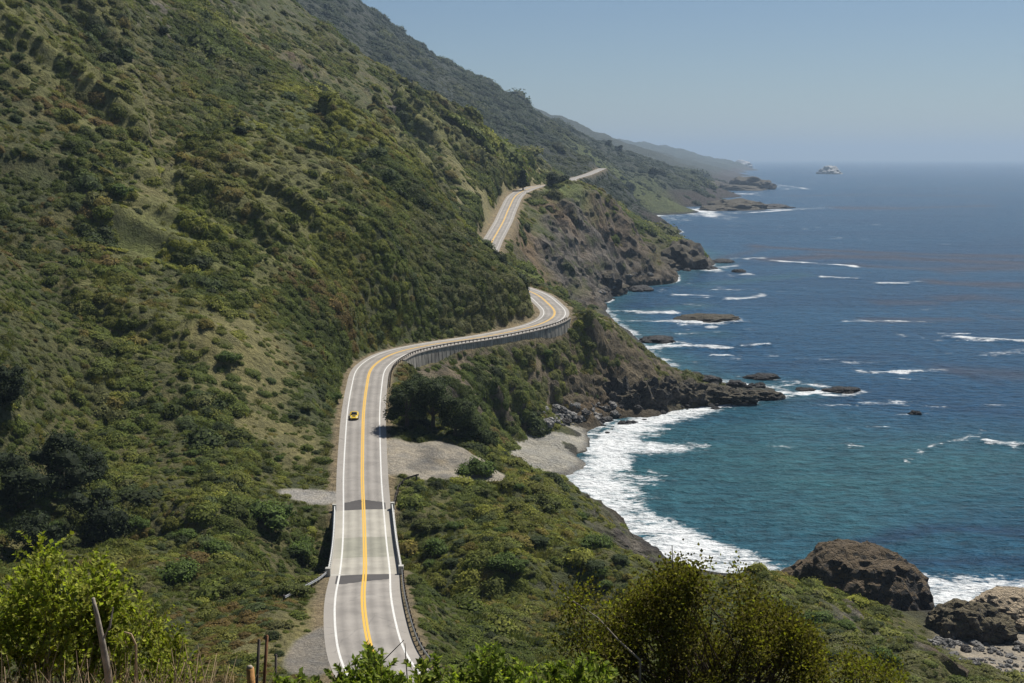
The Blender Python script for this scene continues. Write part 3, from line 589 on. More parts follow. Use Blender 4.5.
def strip(name, mat, i0, i1, offs, up, kind=True, parent=None, thick=None):
    L = line(i0, i1, 0, up); n = len(offs); v = []; ac = []
    for p, r in L:
        for o in offs:
            cam_ = -.02 * abs(o); v.append((p[0] + r[0] * o, p[1] + r[1] * o, p[2] + cam_)); ac.append(o)
    f = [(i * n + t, i * n + t + 1, (i + 1) * n + t + 1, (i + 1) * n + t) for i in range(len(L) - 1) for t in range(n - 1)]
    me = npmesh(name, np.array(v), np.array(f)); vattr(me, 'across', np.array(ac), 'FLOAT'); o = link(name, me, parent, [mat])
    if kind: tag(o, kind='structure')
    return o
HW = 4.95
E_ = len(R) - 1; BR0, BR1 = B0 - 1, B1 + 1
edge = [-HW, -4.4, -3.7, -1.8, 0, 1.8, 3.7, 4.4, HW]
strip('coastal_road', M_asph, 0, BR0, edge, .0); strip('coastal_road', M_asph, BR1, E_, edge, .0)
# dark asphalt joints at both bridge ends, ragged
for far_, oo in ((0, (-4.0, 3.7)), (1, (-3.75, 4.0))):
    rg = random.Random(5 + far_); ofs = [oo[0] + (oo[1] - oo[0]) * k / 24 for k in range(25)]; v = []
    for k, o in enumerate(ofs):
        th_k = (7.0 if not far_ else 5.0) * (1 - (.42 if not far_ else .5) * abs(k / 24 - (.15 if not far_ else .45)) * 1.2) + rg.uniform(-.18, .18)
        for e_ in (0, .5, 1):
            t_ = e_ * th_k; ix = (BR0 - t_ / 2.0) if not far_ else (BR1 + t_ / 2.0); i0 = int(ix); f_ = ix - i0; p = R[i0] * (1 - f_) + R[i0 + 1] * f_; r = RT[i0]; v.append((p[0] + r[0] * o, p[1] + r[1] * o, p[2] + .007 - .02 * abs(o)))
    me = npmesh('asphalt_patch', np.array(v), np.array([(k * 3 + e, k * 3 + e + 1, k * 3 + 4 + e, k * 3 + 3 + e) for k in range(24) for e in (0, 1)])); vattr(me, 'across', np.zeros(len(v)), 'FLOAT'); tag(link('asphalt_patch', me, None, [M_dark]), kind='structure')
lane = iD(165)
for o in (-3.6, 3.6): strip('edge_line', M_white, 0, iD(540), [o - .13, o + .13], .016); strip('edge_line', M_white, iD(540), E_, [o - .05, o + .05], .016)
for o in (-.18, .18): strip('centre_line', M_yel, 0, iD(1000), [o - .14, o + .14], .016)
# bridge
br = tag(empty('road_bridge', tuple(R[(B0 + B1) // 2] - np.array([0, 0, 1.2]))), 'pale concrete two lane bridge with white parapets across the green creek canyon', 'bridge')
def child(o, par):
    o.parent = par; o.matrix_parent_inverse = Matrix.Translation(-Vector(par.location)) if par.rotation_euler.z == 0 else par.matrix_world.inverted(); return o
k1 = BR0 + int((BR1 - BR0) * .36); k2 = BR0 + int((BR1 - BR0) * .68)
for (a, b_, mt) in ((BR0, k1, M_conc), (k1, k2, M_conc2), (k2, BR1, M_conc)):
    o = strip('deck_slab', mt, a, b_, [-HW, -4.4, -3.7, -1.8, 0, 1.8, 3.7, 4.4, HW], .0, False); child(o, br)
mb = MB(); mb.sweep(line(BR0, BR1), [(-5.5, -.12), (5.5, -.12), (5.5, -.55), (3.6, -.6), (3.6, -1.3), (-3.6, -1.3), (-3.6, -.6), (-5.5, -.55)]); child(mb.build('girder', M_con), br)
for sgn in (-1, 1):
    mb = MB(); mb.sweep(line(BR0, BR1), [(sgn * 4.97, -.1), (sgn * 5.35, -.1), (sgn * 5.35, .32), (sgn * 4.97, .32)]); pr = child(mb.build('parapet', M_con), br)
    mb = MB()
    for h in (.62, .92): mb.sweep(line(BR0, BR1), [(sgn * 5.06, h - .06), (sgn * 5.22, h - .06), (sgn * 5.22, h + .06), (sgn * 5.06, h + .06)])
    child(mb.build('railing', simple('white_railing_%d' % sgn, (.62, .62, .6), .5, .1, .1, 1)), br)
    for i in range(BR0, BR1 + 1, 1):
        p, r = line(i, i)[0]; mb = MB(); mb.sweep([(p, r), ((p[0] + T[i][0] * .25, p[1] + T[i][1] * .25, p[2]), r)], [(sgn * 5.03, .3), (sgn * 5.27, .3), (sgn * 5.27, .98), (sgn * 5.03, .98)]); child(mb.build('railing_post', M_con), br)
for fr in (.3, .7):
    i = BR0 + int((BR1 - BR0) * fr); p = R[i]; zz = hgt(p[0], p[1])[0]; mb = MB()
    for o in (-2.8, 2.8):
        mb = MB(); mb.box(p[0] + o - .5, p[1] - .5, zz - 2, p[0] + o + .5, p[1] + .5, p[2] - 1.32); child(mb.build('pier', M_con), br)
for i, s_ in ((BR0, -1), (BR1, 1)):
    p = R[i]; mb = MB(); mb.box(p[0] - 5.6, p[1] + s_ * .2 - .6, p[2] - 7, p[0] + 5.6, p[1] + s_ * .2 + .6, p[2] - .14); child(mb.build('abutment', M_con), br)
    for sg in (-1, 1):
        q = Vector(p) + Vector((RT[i][0], RT[i][1], 0)) * 5.2 * sg; mb = MB(); mb.box(q.x - .35, q.y - .4, q.z - .5, q.x + .35, q.y + .4, q.z + 1.15); child(mb.build('end_post', M_con), br)
# guardrails: corrugated beam on dark posts
def guardrail(path, label, step=1.9, rail=M_steel, sgn=1, group=None):
    """path: list of (pos, right-vector)"""
    t = tag(empty('guardrail', tuple(path[0][0])), label, 'guardrail', group)
    prof = [(0, .42), (sgn * -.06, .47), (0, .55), (0, .6), (sgn * -.06, .68), (0, .74), (sgn * .03, .74), (sgn * -.02, .68), (sgn * .03, .6), (sgn * .03, .55), (sgn * -.02, .47), (sgn * .03, .42)]
    mb = MB(); mb.sweep(path, prof); child(mb.build('rail', rail), t)
    acc = 0; nx = 0
    for i in range(len(path) - 1):
        a, b_ = Vector(path[i][0]), Vector(path[i + 1][0]); L = (b_ - a).length
        while nx <= acc + L:
            p = a + (b_ - a) * ((nx - acc) / L); r = path[i][1]; mb = MB()
            d = Vector((r[0], r[1], 0)); e = Vector((-r[1], r[0], 0)); c0 = p + d * .16 * sgn
            v = [c0 + d * x * .1 + e * y * .1 + Vector((0, 0, h)) for x in (-1, 1) for y in (-1, 1) for h in (-.5, .82)]
            mb.add(v, [(0, 1, 3, 2), (4, 6, 7, 5), (0, 4, 5, 1), (2, 3, 7, 6), (0, 2, 6, 4), (1, 5, 7, 3)]); child(mb.build('post', M_wood), t); nx += step
        acc += L
    return t
guardrail(line(iD(112), BR0, 5.3), 'galvanised guardrail on dark posts bending along the right road edge this side of the bridge')
def gp(L, z_=None):
    q = smooth1(catmull(L, 1.0), 1, 1); d = np.gradient(q, axis=0); d[:, 2] = 0; d /= np.linalg.norm(d, axis=1)[:, None]
    hz_ = hgt(q[:, 0], q[:, 1]); return [((a[0], a[1], (a[2] if z_ is None else z_)), (b_[1], -b_[0])) for a, b_ in zip(q, d)]
i = BR0; q0 = R[i] - RT[i] * 5.3
guardrail(gp([np.array([q0[0] - 2.6, q0[1] - 20, R[i - 10][2] + .25]), np.array([q0[0] - 1.5, q0[1] - 14, R[i - 7][2] + .2]), np.array([q0[0] - .7, q0[1] - 8, R[i - 4][2]]), np.array([q0[0] - .3, q0[1] - 3, R[i - 1][2]]), q0]), 'short curved guardrail flaring away from the near left corner of the bridge', sgn=-1)
i = BR1; q0 = R[i] + RT[i] * 5.3
guardrail(gp([q0, np.array([q0[0] + .1, q0[1] + 5, q0[2] + .5]), np.array([q0[0] + .2, q0[1] + 10, q0[2] + 1.2]), np.array([q0[0] + 1.3, q0[1] + 13, q0[2] + 1.8]), np.array([q0[0] + 4.0, q0[1] + 14.6, q0[2] + 2.2])]), 'dark guardrail hooking round the corner of the gravel pullout past the bridge', rail=M_wood)
q0 = R[iD(306)] + RT[iD(306)] * 5.3
guardrail(line(iD(308), iD(421), 5.35), 'long low guardrail along the outer edge of the road above the grey retaining wall', rail=simple('weathered_rail', (.15, .125, .10), .6, .3, .2, 1))
# retaining wall below the viaduct part of the road
rwt = tag(empty('retaining_wall', tuple(R[iD(360)] + RT[iD(360)] * 6)), 'grey ribbed concrete retaining wall holding up the curving road above the beach', 'retaining wall')
mw, n, b = newmat('stained_concrete'); co = obco(n); g = noise(n, .8, 6, .7, obco(n, (1, 1, .25))); c = ramp(n, g, [(.3, (.085, .075, .062)), (.5, (.23, .21, .175)), (.7, (.37, .34, .29))]); n.links.new(c, b.inputs['Base Color']); b.inputs['Roughness'].default_value = .9; bump(n, b, g, .5, .1)
wi0, wi1 = iD(337), iD(424); fw = []
WL = line(wi0, wi1, 5.75)
def wh(i):
    s_ = (i - wi0) / (wi1 - wi0); return 4.4 - 2.2 * sm(.2, .45, s_) + 1.7 * sm(.7, .9, s_) + .4 * math.sin(i * 1.3)
v = []
for kx, (p, r) in enumerate(WL):
    h = float(wh(wi0 + kx))
    v += [(p[0], p[1], p[2] - .05), (p[0] + r[0] * .5, p[1] + r[1] * .5, p[2] - .05), (p[0] + r[0] * (.5 + h * .06), p[1] + r[1] * (.5 + h * .06), p[2] - h), (p[0], p[1], p[2] - h)]
mb = MB(); mb.add(v, [(i * 4 + t, i * 4 + (t + 1) % 4, i * 4 + 4 + (t + 1) % 4, i * 4 + 4 + t) for i in range(len(WL) - 1) for t in range(4)] + [(0, 1, 2, 3), tuple(len(v) - 4 + t for t in (3, 2, 1, 0))])
child(mb.build('wall_face', mw), rwt)
rb_ = 0
for kx in range(0, len(WL) - 1):
    p, r = WL[kx]; h = float(wh(wi0 + kx)); e = T[wi0 + kx]; mb = MB()
    q = [(p[0] + r[0] * o + e[0] * t, p[1] + r[1] * o + e[1] * t, p[2] + zz) for (o, zz) in ((.45, -.06), (.55, -.06), (.60 + h * .06, -h), (.45, -h)) for t in (-.14, .14)]
    mb.add(q, [(0, 1, 3, 2), (2, 3, 5, 4), (4, 5, 7, 6), (6, 7, 1, 0), (0, 2, 4, 6), (1, 7, 5, 3)]); child(mb.build('rib', mw), rwt)
mb = MB(); mb.sweep(line(wi0, wi1, 5.9), [(-.25, -.04), (.55, -.04), (.55, .16), (-.25, .16)]); child(mb.build('coping', simple('stained_coping', (.19, .17, .145), .9, 0, .3, .8)), rwt)
# ------------------------------------------------------------------ the car
def car():
    i = iD(281); p = R[i] - RT[i] * 2.0; d = -T[i]; yaw = math.atan2(d[1], d[0]) + PI / 2     # local -Y is forward
    t = tag(empty('sports_car', (p[0], p[1], p[2] + .0)), 'low yellow sports car with dark glass driving in the left lane', 'car'); 
    slope_ = math.atan2((R[i + 1][2] - R[i - 1][2]), np.linalg.norm(R[i + 1][:2] - R[i - 1][:2])); t.rotation_euler = (slope_, 0, yaw)
    pm_, n, b = newmat('yellow_paint'); b.inputs['Base Color'].default_value = (.82, .55, .012, 1); b.inputs['Roughness'].default_value = .3; b.inputs['Coat Weight'].default_value = .6
    n.links.new(ramp(n, noise(n, 3, 3, .5, obco(n)), [(.3, (.76, .50, .01)), (.7, (.86, .58, .015))]), b.inputs['Base Color'])
    gl = simple('dark_glass', (.012, .014, .016), .08); rub = simple('rubber', (.02, .02, .02), .8); lamp = simple('lamp_glass', (.7, .7, .66), .15); al = simple('alloy', (.35, .35, .36), .35, .8); bk = simple('black_trim', (.015, .015, .015), .5)
    ysec = [(-2.28, .62, .22, .46, .44), (-2.1, .86, .2, .60, .55), (-1.6, .96, .2, .74, .66), (-.9, .97, .2, .82, .72), (0, .95, .2, .86, .74), (.8, .98, .2, .88, .78), (1.5, 1.0, .2, .9, .8), (2.0, .93, .24, .86, .78), (2.2, .8, .3, .76, .7)]
    v = []; 
    for y, w_, z0_, z1_, zs in ysec: v += [(-w_ * .92, y, z0_), (-w_, y, .45), (-w_ * .97, y, zs), (-w_ * .6, y, z1_), (0, y, z1_ + .02), (w_ * .6, y, z1_), (w_ * .97, y, zs), (w_, y, .45), (w_ * .92, y, z0_)]
    f = [(i * 9 + q, i * 9 + (q + 1) % 9, i * 9 + 9 + (q + 1) % 9, i * 9 + 9 + q) for i in range(8) for q in range(9)] + [tuple(range(9)), tuple(72 + q for q in range(8, -1, -1))]
    def mk(nm, v, f, mt, par=t, sub=False):
        mb = MB(); mb.add(v, f); o = mb.build(nm, mt, par, sub)
        if sub: md = o.modifiers.new('s', 'SUBSURF'); md.levels = md.render_levels = 2
        return o
    mk('body', v, f, pm_, sub=True)
    cs_ = [(-.95, .70, .76, .78), (-.25, .60, .78, 1.13), (.35, .58, .78, 1.17), (1.25, .62, .8, .93)]
    v = []
    for y, w_, z0_, z1_ in cs_: v += [(-w_ - .12, y, z0_), (-w_ * .85, y, z1_), (w_ * .85, y, z1_), (w_ + .12, y, z0_)]
    mk('roof', [(-.49, -.22, 1.125), (.49, -.22, 1.125), (.48, .36, 1.165), (-.48, .36, 1.165), (-.47, -.2, 1.16), (.47, -.2, 1.16), (.46, .34, 1.2), (-.46, .34, 1.2)], [(0, 1, 2, 3), (4, 5, 6, 7), (0, 1, 5, 4), (1, 2, 6, 5), (2, 3, 7, 6), (3, 0, 4, 7)], bk)
    mk('windscreen', v[:8] , [(0, 1, 2, 3), (4, 5, 6, 7), (0, 1, 5, 4), (1, 2, 6, 5), (2, 3, 7, 6)], gl)
    mk('side_window', v[4:12], [(0, 1, 2, 3), (4, 5, 6, 7), (0, 1, 5, 4), (1, 2, 6, 5), (2, 3, 7, 6)], gl)
    mk('rear_window', v[8:16], [(0, 1, 2, 3), (4, 5, 6, 7), (0, 1, 5, 4), (1, 2, 6, 5), (2, 3, 7, 6)], gl)
    mb = MB(); mb.box(-.5, -2.31, .24, .5, -2.2, .40); mb.build('grille', bk, t)
    mk('bonnet_vent', [(-.3, -1.75, .775), (.3, -1.75, .775), (.42, -1.15, .845), (-.42, -1.15, .845), (-.3, -1.75, .74), (.3, -1.75, .74), (.42, -1.15, .8), (-.42, -1.15, .8)], [(0, 1, 2, 3), (4, 5, 6, 7), (0, 1, 5, 4), (1, 2, 6, 5), (2, 3, 7, 6), (3, 0, 4, 7)], bk)
    for sx_ in (-1, 1):
        mk('headlight', [(sx_ * x, y, z_) for x, y, z_ in ((.5, -2.14, .55), (.82, -2.02, .56), (.86, -1.72, .70), (.62, -1.86, .69), (.5, -2.1, .48), (.8, -1.98, .48), (.84, -1.7, .6), (.62, -1.84, .6))], [(0, 1, 2, 3), (4, 5, 6, 7), (0, 1, 5, 4), (1, 2, 6, 5), (2, 3, 7, 6), (3, 0, 4, 7)], lamp)
        mb = MB(); mb.box(sx_ * .98, -.72, .80, sx_ * 1.14, -.55, .92); mb.build('wing_mirror', pm_, t)
        for y in (-1.38, 1.38):
            mb = MB(); mb.tube([(sx_ * .74, y, .34), (sx_ * .985, y, .34)], .34, 20); w_ = mb.build('wheel', rub, t)
            mb = MB(); mb.tube([(sx_ * .98, y, .34), (sx_ * 1.0, y, .34)], .22, 12); mb.build('rim', al, w_)
car()
# ------------------------------------------------------------------ foliage
def leaf_mat(name, attr=True, base=(.06, .08, .025), transl=.18, var=.35, objrand=False):
    m, n, b = newmat(name)
    if attr: a = N(n, 'ShaderNodeAttribute', attribute_type='INSTANCER', attribute_name='tint').outputs[0]
    else:
        r = N(n, 'ShaderNodeRGB'); r.outputs[0].default_value = (*base, 1); a = r.outputs[0]
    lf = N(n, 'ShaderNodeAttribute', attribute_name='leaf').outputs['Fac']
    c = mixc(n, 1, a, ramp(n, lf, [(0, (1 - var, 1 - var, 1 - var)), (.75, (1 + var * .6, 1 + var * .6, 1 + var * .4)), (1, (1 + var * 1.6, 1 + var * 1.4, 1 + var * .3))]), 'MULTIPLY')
    n.links.new(c, b.inputs['Base Color']); b.inputs['Roughness'].default_value = .8; b.inputs['Specular IOR Level'].default_value = .12
    tr = N(n, 'ShaderNodeBsdfTranslucent'); n.links.new(mixc(n, 1, c, (1.3, 1.5, .6), 'MULTIPLY'), tr.inputs[0]); mx = N(n, 'ShaderNodeMixShader'); mx.inputs[0].default_value = transl
    n.links.new(b.outputs[0], mx.inputs[1]); n.links.new(tr.outputs[0], mx.inputs[2]); n.links.new(mx.outputs[0], n.nodes['Material Output'].inputs[0]); return m
def ico(sub=2):
    import bmesh
    bm = bmesh.new(); bmesh.ops.create_icosphere(bm, subdivisions=sub, radius=1); V = np.array([v.co[:] for v in bm.verts]); f = np.array([[v.index for v in f.verts] for f in bm.faces]); bm.free(); return V, f
ICO2, ICF2 = ico(3)
def quads(c, nrm_, size, rng, asp=.6):
    """leaf quads at c facing roughly nrm_"""
    n_ = len(c); t = rng.normal(size=(n_, 3)); a = np.cross(nrm_, t); a /= np.linalg.norm(a, axis=1)[:, None] + 1e-9; b_ = np.cross(nrm_, a)
    s_ = (size * rng.uniform(.6, 1.3, n_))[:, None]
    V = np.stack([c - a * s_, c + b_ * s_ * asp, c + a * s_, c - b_ * s_ * asp], 1).reshape(-1, 3); return V, np.arange(n_ * 4).reshape(-1, 4)
def lump(rng, nl, flat):
    """a cloud of overlapping lobes; returns centres and radii inside a unit dome"""
    L = [(np.array([0, 0, .30]), .62)]
    for i in range(nl):
        a = rng.uniform(0, 2 * PI); r = rng.uniform(.3, .72); L.append((np.array([r * math.cos(a), r * math.sin(a), rng.uniform(.1, .55) * (1.15 - r)]), rng.uniform(.22, .42)))
    return L
def bush_mesh(name, seed, nl=7, nleaf=300, ls=.11, zs=.8, core=.86, openness=.0):
    rng = np.random.default_rng(seed); L = lump(rng, nl, zs); V = []; Fc = []; lf = []; k = 0
    vol = np.array([l[1] ** 2 for l in L]); vol /= vol.sum(); pick = rng.choice(len(L), nleaf, p=vol)
    d = rng.normal(size=(nleaf, 3)); d[:, 2] = np.abs(d[:, 2]) * .9 - .25; d /= np.linalg.norm(d, axis=1)[:, None]
    c = np.array([L[i][0] for i in pick]) + d * np.array([L[i][1] for i in pick])[:, None] * rng.uniform(.82 - openness, 1.12, nleaf)[:, None]
    c[:, 2] = np.abs(c[:, 2]) * zs
    nn_ = d * .8 + np.array([0, .15, .75]) + rng.normal(size=d.shape) * .45; nn_ /= np.linalg.norm(nn_, axis=1)[:, None]
    q, f = quads(c, nn_, ls, rng); V.append(q); Fc.append(f); lf.append(np.repeat(rng.uniform(.15, 1, nleaf), 4)); k = len(q)
    out = [q]; fo = [f]; lo = [lf[0]]; I, If = ICO_S
    tris = []
    for cc, r in L:
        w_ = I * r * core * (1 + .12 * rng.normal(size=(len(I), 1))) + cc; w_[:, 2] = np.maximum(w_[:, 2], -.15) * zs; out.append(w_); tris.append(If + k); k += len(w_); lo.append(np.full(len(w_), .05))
    V = np.concatenate(out); T3 = np.concatenate(tris)
    me = bpy.data.meshes.new(name); faces = [tuple(x) for x in f] + [tuple(x) for x in T3]; me.from_pydata([tuple(x) for x in V], [], faces); me.update(); vattr(me, 'leaf', np.concatenate(lo), 'FLOAT'); return me
ICO_S = ico(1)
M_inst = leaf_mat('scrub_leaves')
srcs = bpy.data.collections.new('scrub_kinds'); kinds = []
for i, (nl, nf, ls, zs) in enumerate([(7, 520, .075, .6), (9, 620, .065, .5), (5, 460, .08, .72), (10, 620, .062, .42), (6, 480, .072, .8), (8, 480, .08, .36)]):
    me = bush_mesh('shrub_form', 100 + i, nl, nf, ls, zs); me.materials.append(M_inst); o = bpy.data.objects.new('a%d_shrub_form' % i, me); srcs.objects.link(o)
# grass / low herb tuft
rng = np.random.default_rng(5); ng = 70; a_ = rng.uniform(0, 2 * PI, ng); rr = rng.uniform(0, .8, ng) ** .7; c = np.stack([rr * np.cos(a_), rr * np.sin(a_), rng.uniform(0, .12, ng)], 1)
tip = c + np.stack([rng.normal(0, .25, ng), rng.normal(0, .25, ng), rng.uniform(.25, .7, ng)], 1); wv = np.stack([-np.sin(a_), np.cos(a_), 0 * a_], 1) * .06
V = np.stack([c - wv, c + wv, tip + wv * .3, tip - wv * .3], 1).reshape(-1, 3); me = npmesh('tuft_form', V, np.arange(ng * 4).reshape(-1, 4), False); vattr(me, 'leaf', np.repeat(rng.uniform(.2, 1, ng), 4), 'FLOAT'); me.materials.append(M_inst)
o = bpy.data.objects.new('a6_tuft_form', me); srcs.objects.link(o)
GREENS = np.array([2.25, 2.05, 1.42]) * np.array([[.028, .040, .014], [.042, .062, .018], [.060, .082, .024], [.080, .092, .028], [.075, .082, .052], [.085, .060, .034], [.135, .150, .036], [.055, .058, .032], [.105, .085, .035]])
def tints(x, y, rng):
    a = fbm(x / 35, y / 50, o=3); b_ = fbm(x / 90 + 31, y / 120, o=3); r = rng.uniform(size=len(x))
    far = sm(450, 1100, y); rb = interp(RIBH, *uv(x, y)); a = a + 1.1 * rb
    c_ = fbm(x / 22 + 3, y / 30 + 8, o=3); bl = sm(-30, -10, x) * sm(170, 190, y) * (1 - sm(275, 300, y))
    w_ = np.stack([.08 + 1.6 * sm(.05, .35, -a), .16 + .9 * sm(0, .3, -a), .30 + .5 * sm(0, .3, c_), .10 + .9 * sm(.0, .3, a) + .5 * bl, .02 + 1.8 * sm(.1, .3, b_), .01 + 1.3 * sm(.15, .35, -b_) * sm(-.1, .2, c_), .015 + .7 * sm(.15, .4, a) * sm(0, .3, c_) + .28 * bl + 1.6 * interp(LUSH, *uv(x, y)), .06 + .35 * far, .03 + .8 * sm(.1, .35, a) * sm(0, .3, -c_) + .15 * bl], 1)
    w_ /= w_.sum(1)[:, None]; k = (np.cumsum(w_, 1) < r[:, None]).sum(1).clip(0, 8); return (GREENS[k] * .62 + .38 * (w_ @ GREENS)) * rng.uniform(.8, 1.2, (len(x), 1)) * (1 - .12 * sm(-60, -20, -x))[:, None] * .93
def scatter(name, n_, vr, rel, seed, label, cat, th_=(-.47, .5), vegmin=.25, kindset=(0, 1, 2, 3, 4, 5), sigma=.5, tintf=None, maskf=None, cap=None):
    rng = np.random.default_rng(seed); tu = rng.uniform(*th_, n_); tv = rng.uniform(math.log(vr[0]), math.log(vr[1]), n_)
    vg_ = interp(VEGH, tu, tv); ok = vg_ > rng.uniform(vegmin * .3, 1, n_) * .9
    ok &= vg_ > vegmin * .4
    tu, tv = tu[ok], tv[ok]; x = np.exp(tv) * np.sin(tu); y = np.exp(tv) * np.cos(tu) - 60; z_ = interp(ZH, tu, tv)
    if maskf is not None: k = maskf(x, y, z_, rng); x, y, z_, tu, tv = x[k], y[k], z_[k], tu[k], tv[k]
    D = np.hypot(x, y); s_ = D * rel * np.exp(rng.normal(0, sigma, len(x)))
    cl = fbm(x / (D * .05), y / (D * .07), o=2); s_ *= .75 + .8 * sm(-.1, .4, cl)
    if cap: s_ = np.clip(s_, *cap)
    sl_ = s_
    # stay clear of the road
    m = np.zeros(len(x), bool)
    for i in range(0, len(R), 2):
        m |= (x - R[i, 0]) ** 2 + (y - R[i, 1]) ** 2 < (5.9 + s_ * .75) ** 2
    k = ~(m & ~((y > R[B0, 1] + 2) & (y < R[B1, 1] - 2) & (z_ < 17)))
    x, y, z_, s_ = x[k], y[k], z_[k], s_[k]
    me = bpy.data.meshes.new(name); me.vertices.add(len(x)); me.vertices.foreach_set('co', np.stack([x, y, z_ - s_ * .12], 1).astype(np.float32).ravel())
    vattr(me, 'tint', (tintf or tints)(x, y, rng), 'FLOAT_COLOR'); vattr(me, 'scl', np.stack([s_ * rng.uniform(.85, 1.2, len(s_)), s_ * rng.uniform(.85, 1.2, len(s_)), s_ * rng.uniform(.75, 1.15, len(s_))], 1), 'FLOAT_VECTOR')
    a_, b_ = uv(x, y); nx_ = -interp(NXH, a_, b_) * .8; ny_ = -interp(NYH, a_, b_) * .8; ll = np.sqrt(nx_ ** 2 + ny_ ** 2 + 1); nx_, ny_, nz_ = nx_ / ll, ny_ / ll, 1 / ll; ps = rng.uniform(0, 6.28, len(x))
    qx, qy = nx_ * np.cos(ps) + ny_ * np.sin(ps), -nx_ * np.sin(ps) + ny_ * np.cos(ps)
    vattr(me, 'turn', np.stack([-np.arcsin(np.clip(qy, -1, 1)), np.arctan2(qx, nz_), ps], 1), 'FLOAT_VECTOR'); vattr(me, 'kind', rng.choice(kindset, len(x)), 'INT')
    o = link(name, me, None, [M_inst]); tag(o, label, cat, kind='stuff')
    g = bpy.data.node_groups.new('scatter', 'GeometryNodeTree'); g.interface.new_socket('Geometry', in_out='INPUT', socket_type='NodeSocketGeometry'); g.interface.new_socket('Geometry', in_out='OUTPUT', socket_type='NodeSocketGeometry')
    gi = g.nodes.new('NodeGroupInput'); go = g.nodes.new('NodeGroupOutput'); ip = g.nodes.new('GeometryNodeInstanceOnPoints'); ci = g.nodes.new('GeometryNodeCollectionInfo'); ci.inputs[0].default_value = srcs; ci.inputs[1].default_value = True; ci.inputs[2].default_value = True
    def na(nm, t):
        q = g.nodes.new('GeometryNodeInputNamedAttribute'); q.data_type = t; q.inputs[0].default_value = nm; return q.outputs[0]
    L = g.links.new; L(gi.outputs[0], ip.inputs['Points']); L(ci.outputs[0], ip.inputs['Instance']); ip.inputs['Pick Instance'].default_value = True
    L(na('kind', 'INT'), ip.inputs['Instance Index']); L(na('turn', 'FLOAT_VECTOR'), ip.inputs['Rotation']); L(na('scl', 'FLOAT_VECTOR'), ip.inputs['Scale']); L(ip.outputs[0], go.inputs[0])
    md = o.modifiers.new('scatter', 'NODES'); md.node_group = g; return len(x)
cnt = []
def fart(x, y, rng): return (np.array([[.060, .075, .048]]) + np.array([[.035, .03, .0]]) * sm(0, .4, fbm(x / 150, y / 200, o=3))[:, None]) * rng.uniform(.7, 1.25, (len(x), 1))  # greyed tint for far brush, with aerial haze painted into the leaf colour
cnt.append(scatter('coastal_scrub', 84000, (175, 620), .0034, 21, 'dense mixed green and brown coastal scrub covering the slopes round the bridge and road', 'scrub', cap=(.5, 3.2)))
cnt.append(scatter('hillside_scrub', 52000, (560, 1320), .0028, 22, 'darker scrub dotting the steep hill above the road further off', 'scrub', th_=(-.36, .2)))
cnt.append(scatter('distant_scrub', 34000, (1320, 4200), .0022, 23, 'hazy dark brush covering the far mountain and its coastal foot', 'scrub', th_=(-.2, .2), tintf=fart))
def dkt(x, y, rng): return np.array([[.055, .072, .026]]) * rng.uniform(.6, 1.5, (len(x), 1))
def dkm(x, y, z_, rng): return fbm(x / 45 + 2, y / 60 + 6, o=3) - 1.2 * interp(RIBH, *uv(x, y)) > rng.uniform(-.15, .45, len(x))
cnt.append(scatter('tall_dark_scrub', 6500, (190, 900), .0058, 28, 'taller dark brush standing in loose clumps above the lower scrub of the hillside', 'scrub', th_=(-.47, .1), kindset=(0, 2, 4), sigma=.4, tintf=dkt, maskf=dkm, cap=(1.0, 5.0)))
def stm(x, y, z_, rng): return (interp(SLH, *uv(x, y)) > .75) & (z_ > 6) & (y > 290)
cnt.append(scatter('cliff_scrub', 34000, (340, 560), .0036, 26, 'scrub clinging to the steep cutting and the slope under the retaining wall', 'scrub', th_=(-.22, .16), vegmin=.1, maskf=stm, cap=(.5, 2.2)))
cnt.append(scatter('cliff_scrub', 24000, (560, 1150), .0028, 27, 'scattered scrub on the dark cliffs and ribs beneath the upper road', 'scrub', th_=(-.22, .16), vegmin=.12, maskf=stm, cap=(.6, 3)))
def gm(x, y, z_, rng): return fbm(x / 16, y / 22, o=3) > -.05
def gt_(x, y, rng):
    a = sm(-.2, .35, fbm(x / 25 + 5, y / 30, o=3))[:, None]; c = np.array([[.085, .095, .03]]) * (1 - a) + np.array([[.20, .18, .07]]) * a; return c * rng.uniform(.7, 1.3, (len(x), 1))
cnt.append(scatter('hillside_grass', 26000, (170, 720), .0032, 24, 'dry yellowish grass and herbs between the shrubs on the slopes', 'grass', kindset=(6,), tintf=gt_, maskf=gm, vegmin=.1, cap=(.3, 1.6)))
print('SCATTER', cnt)
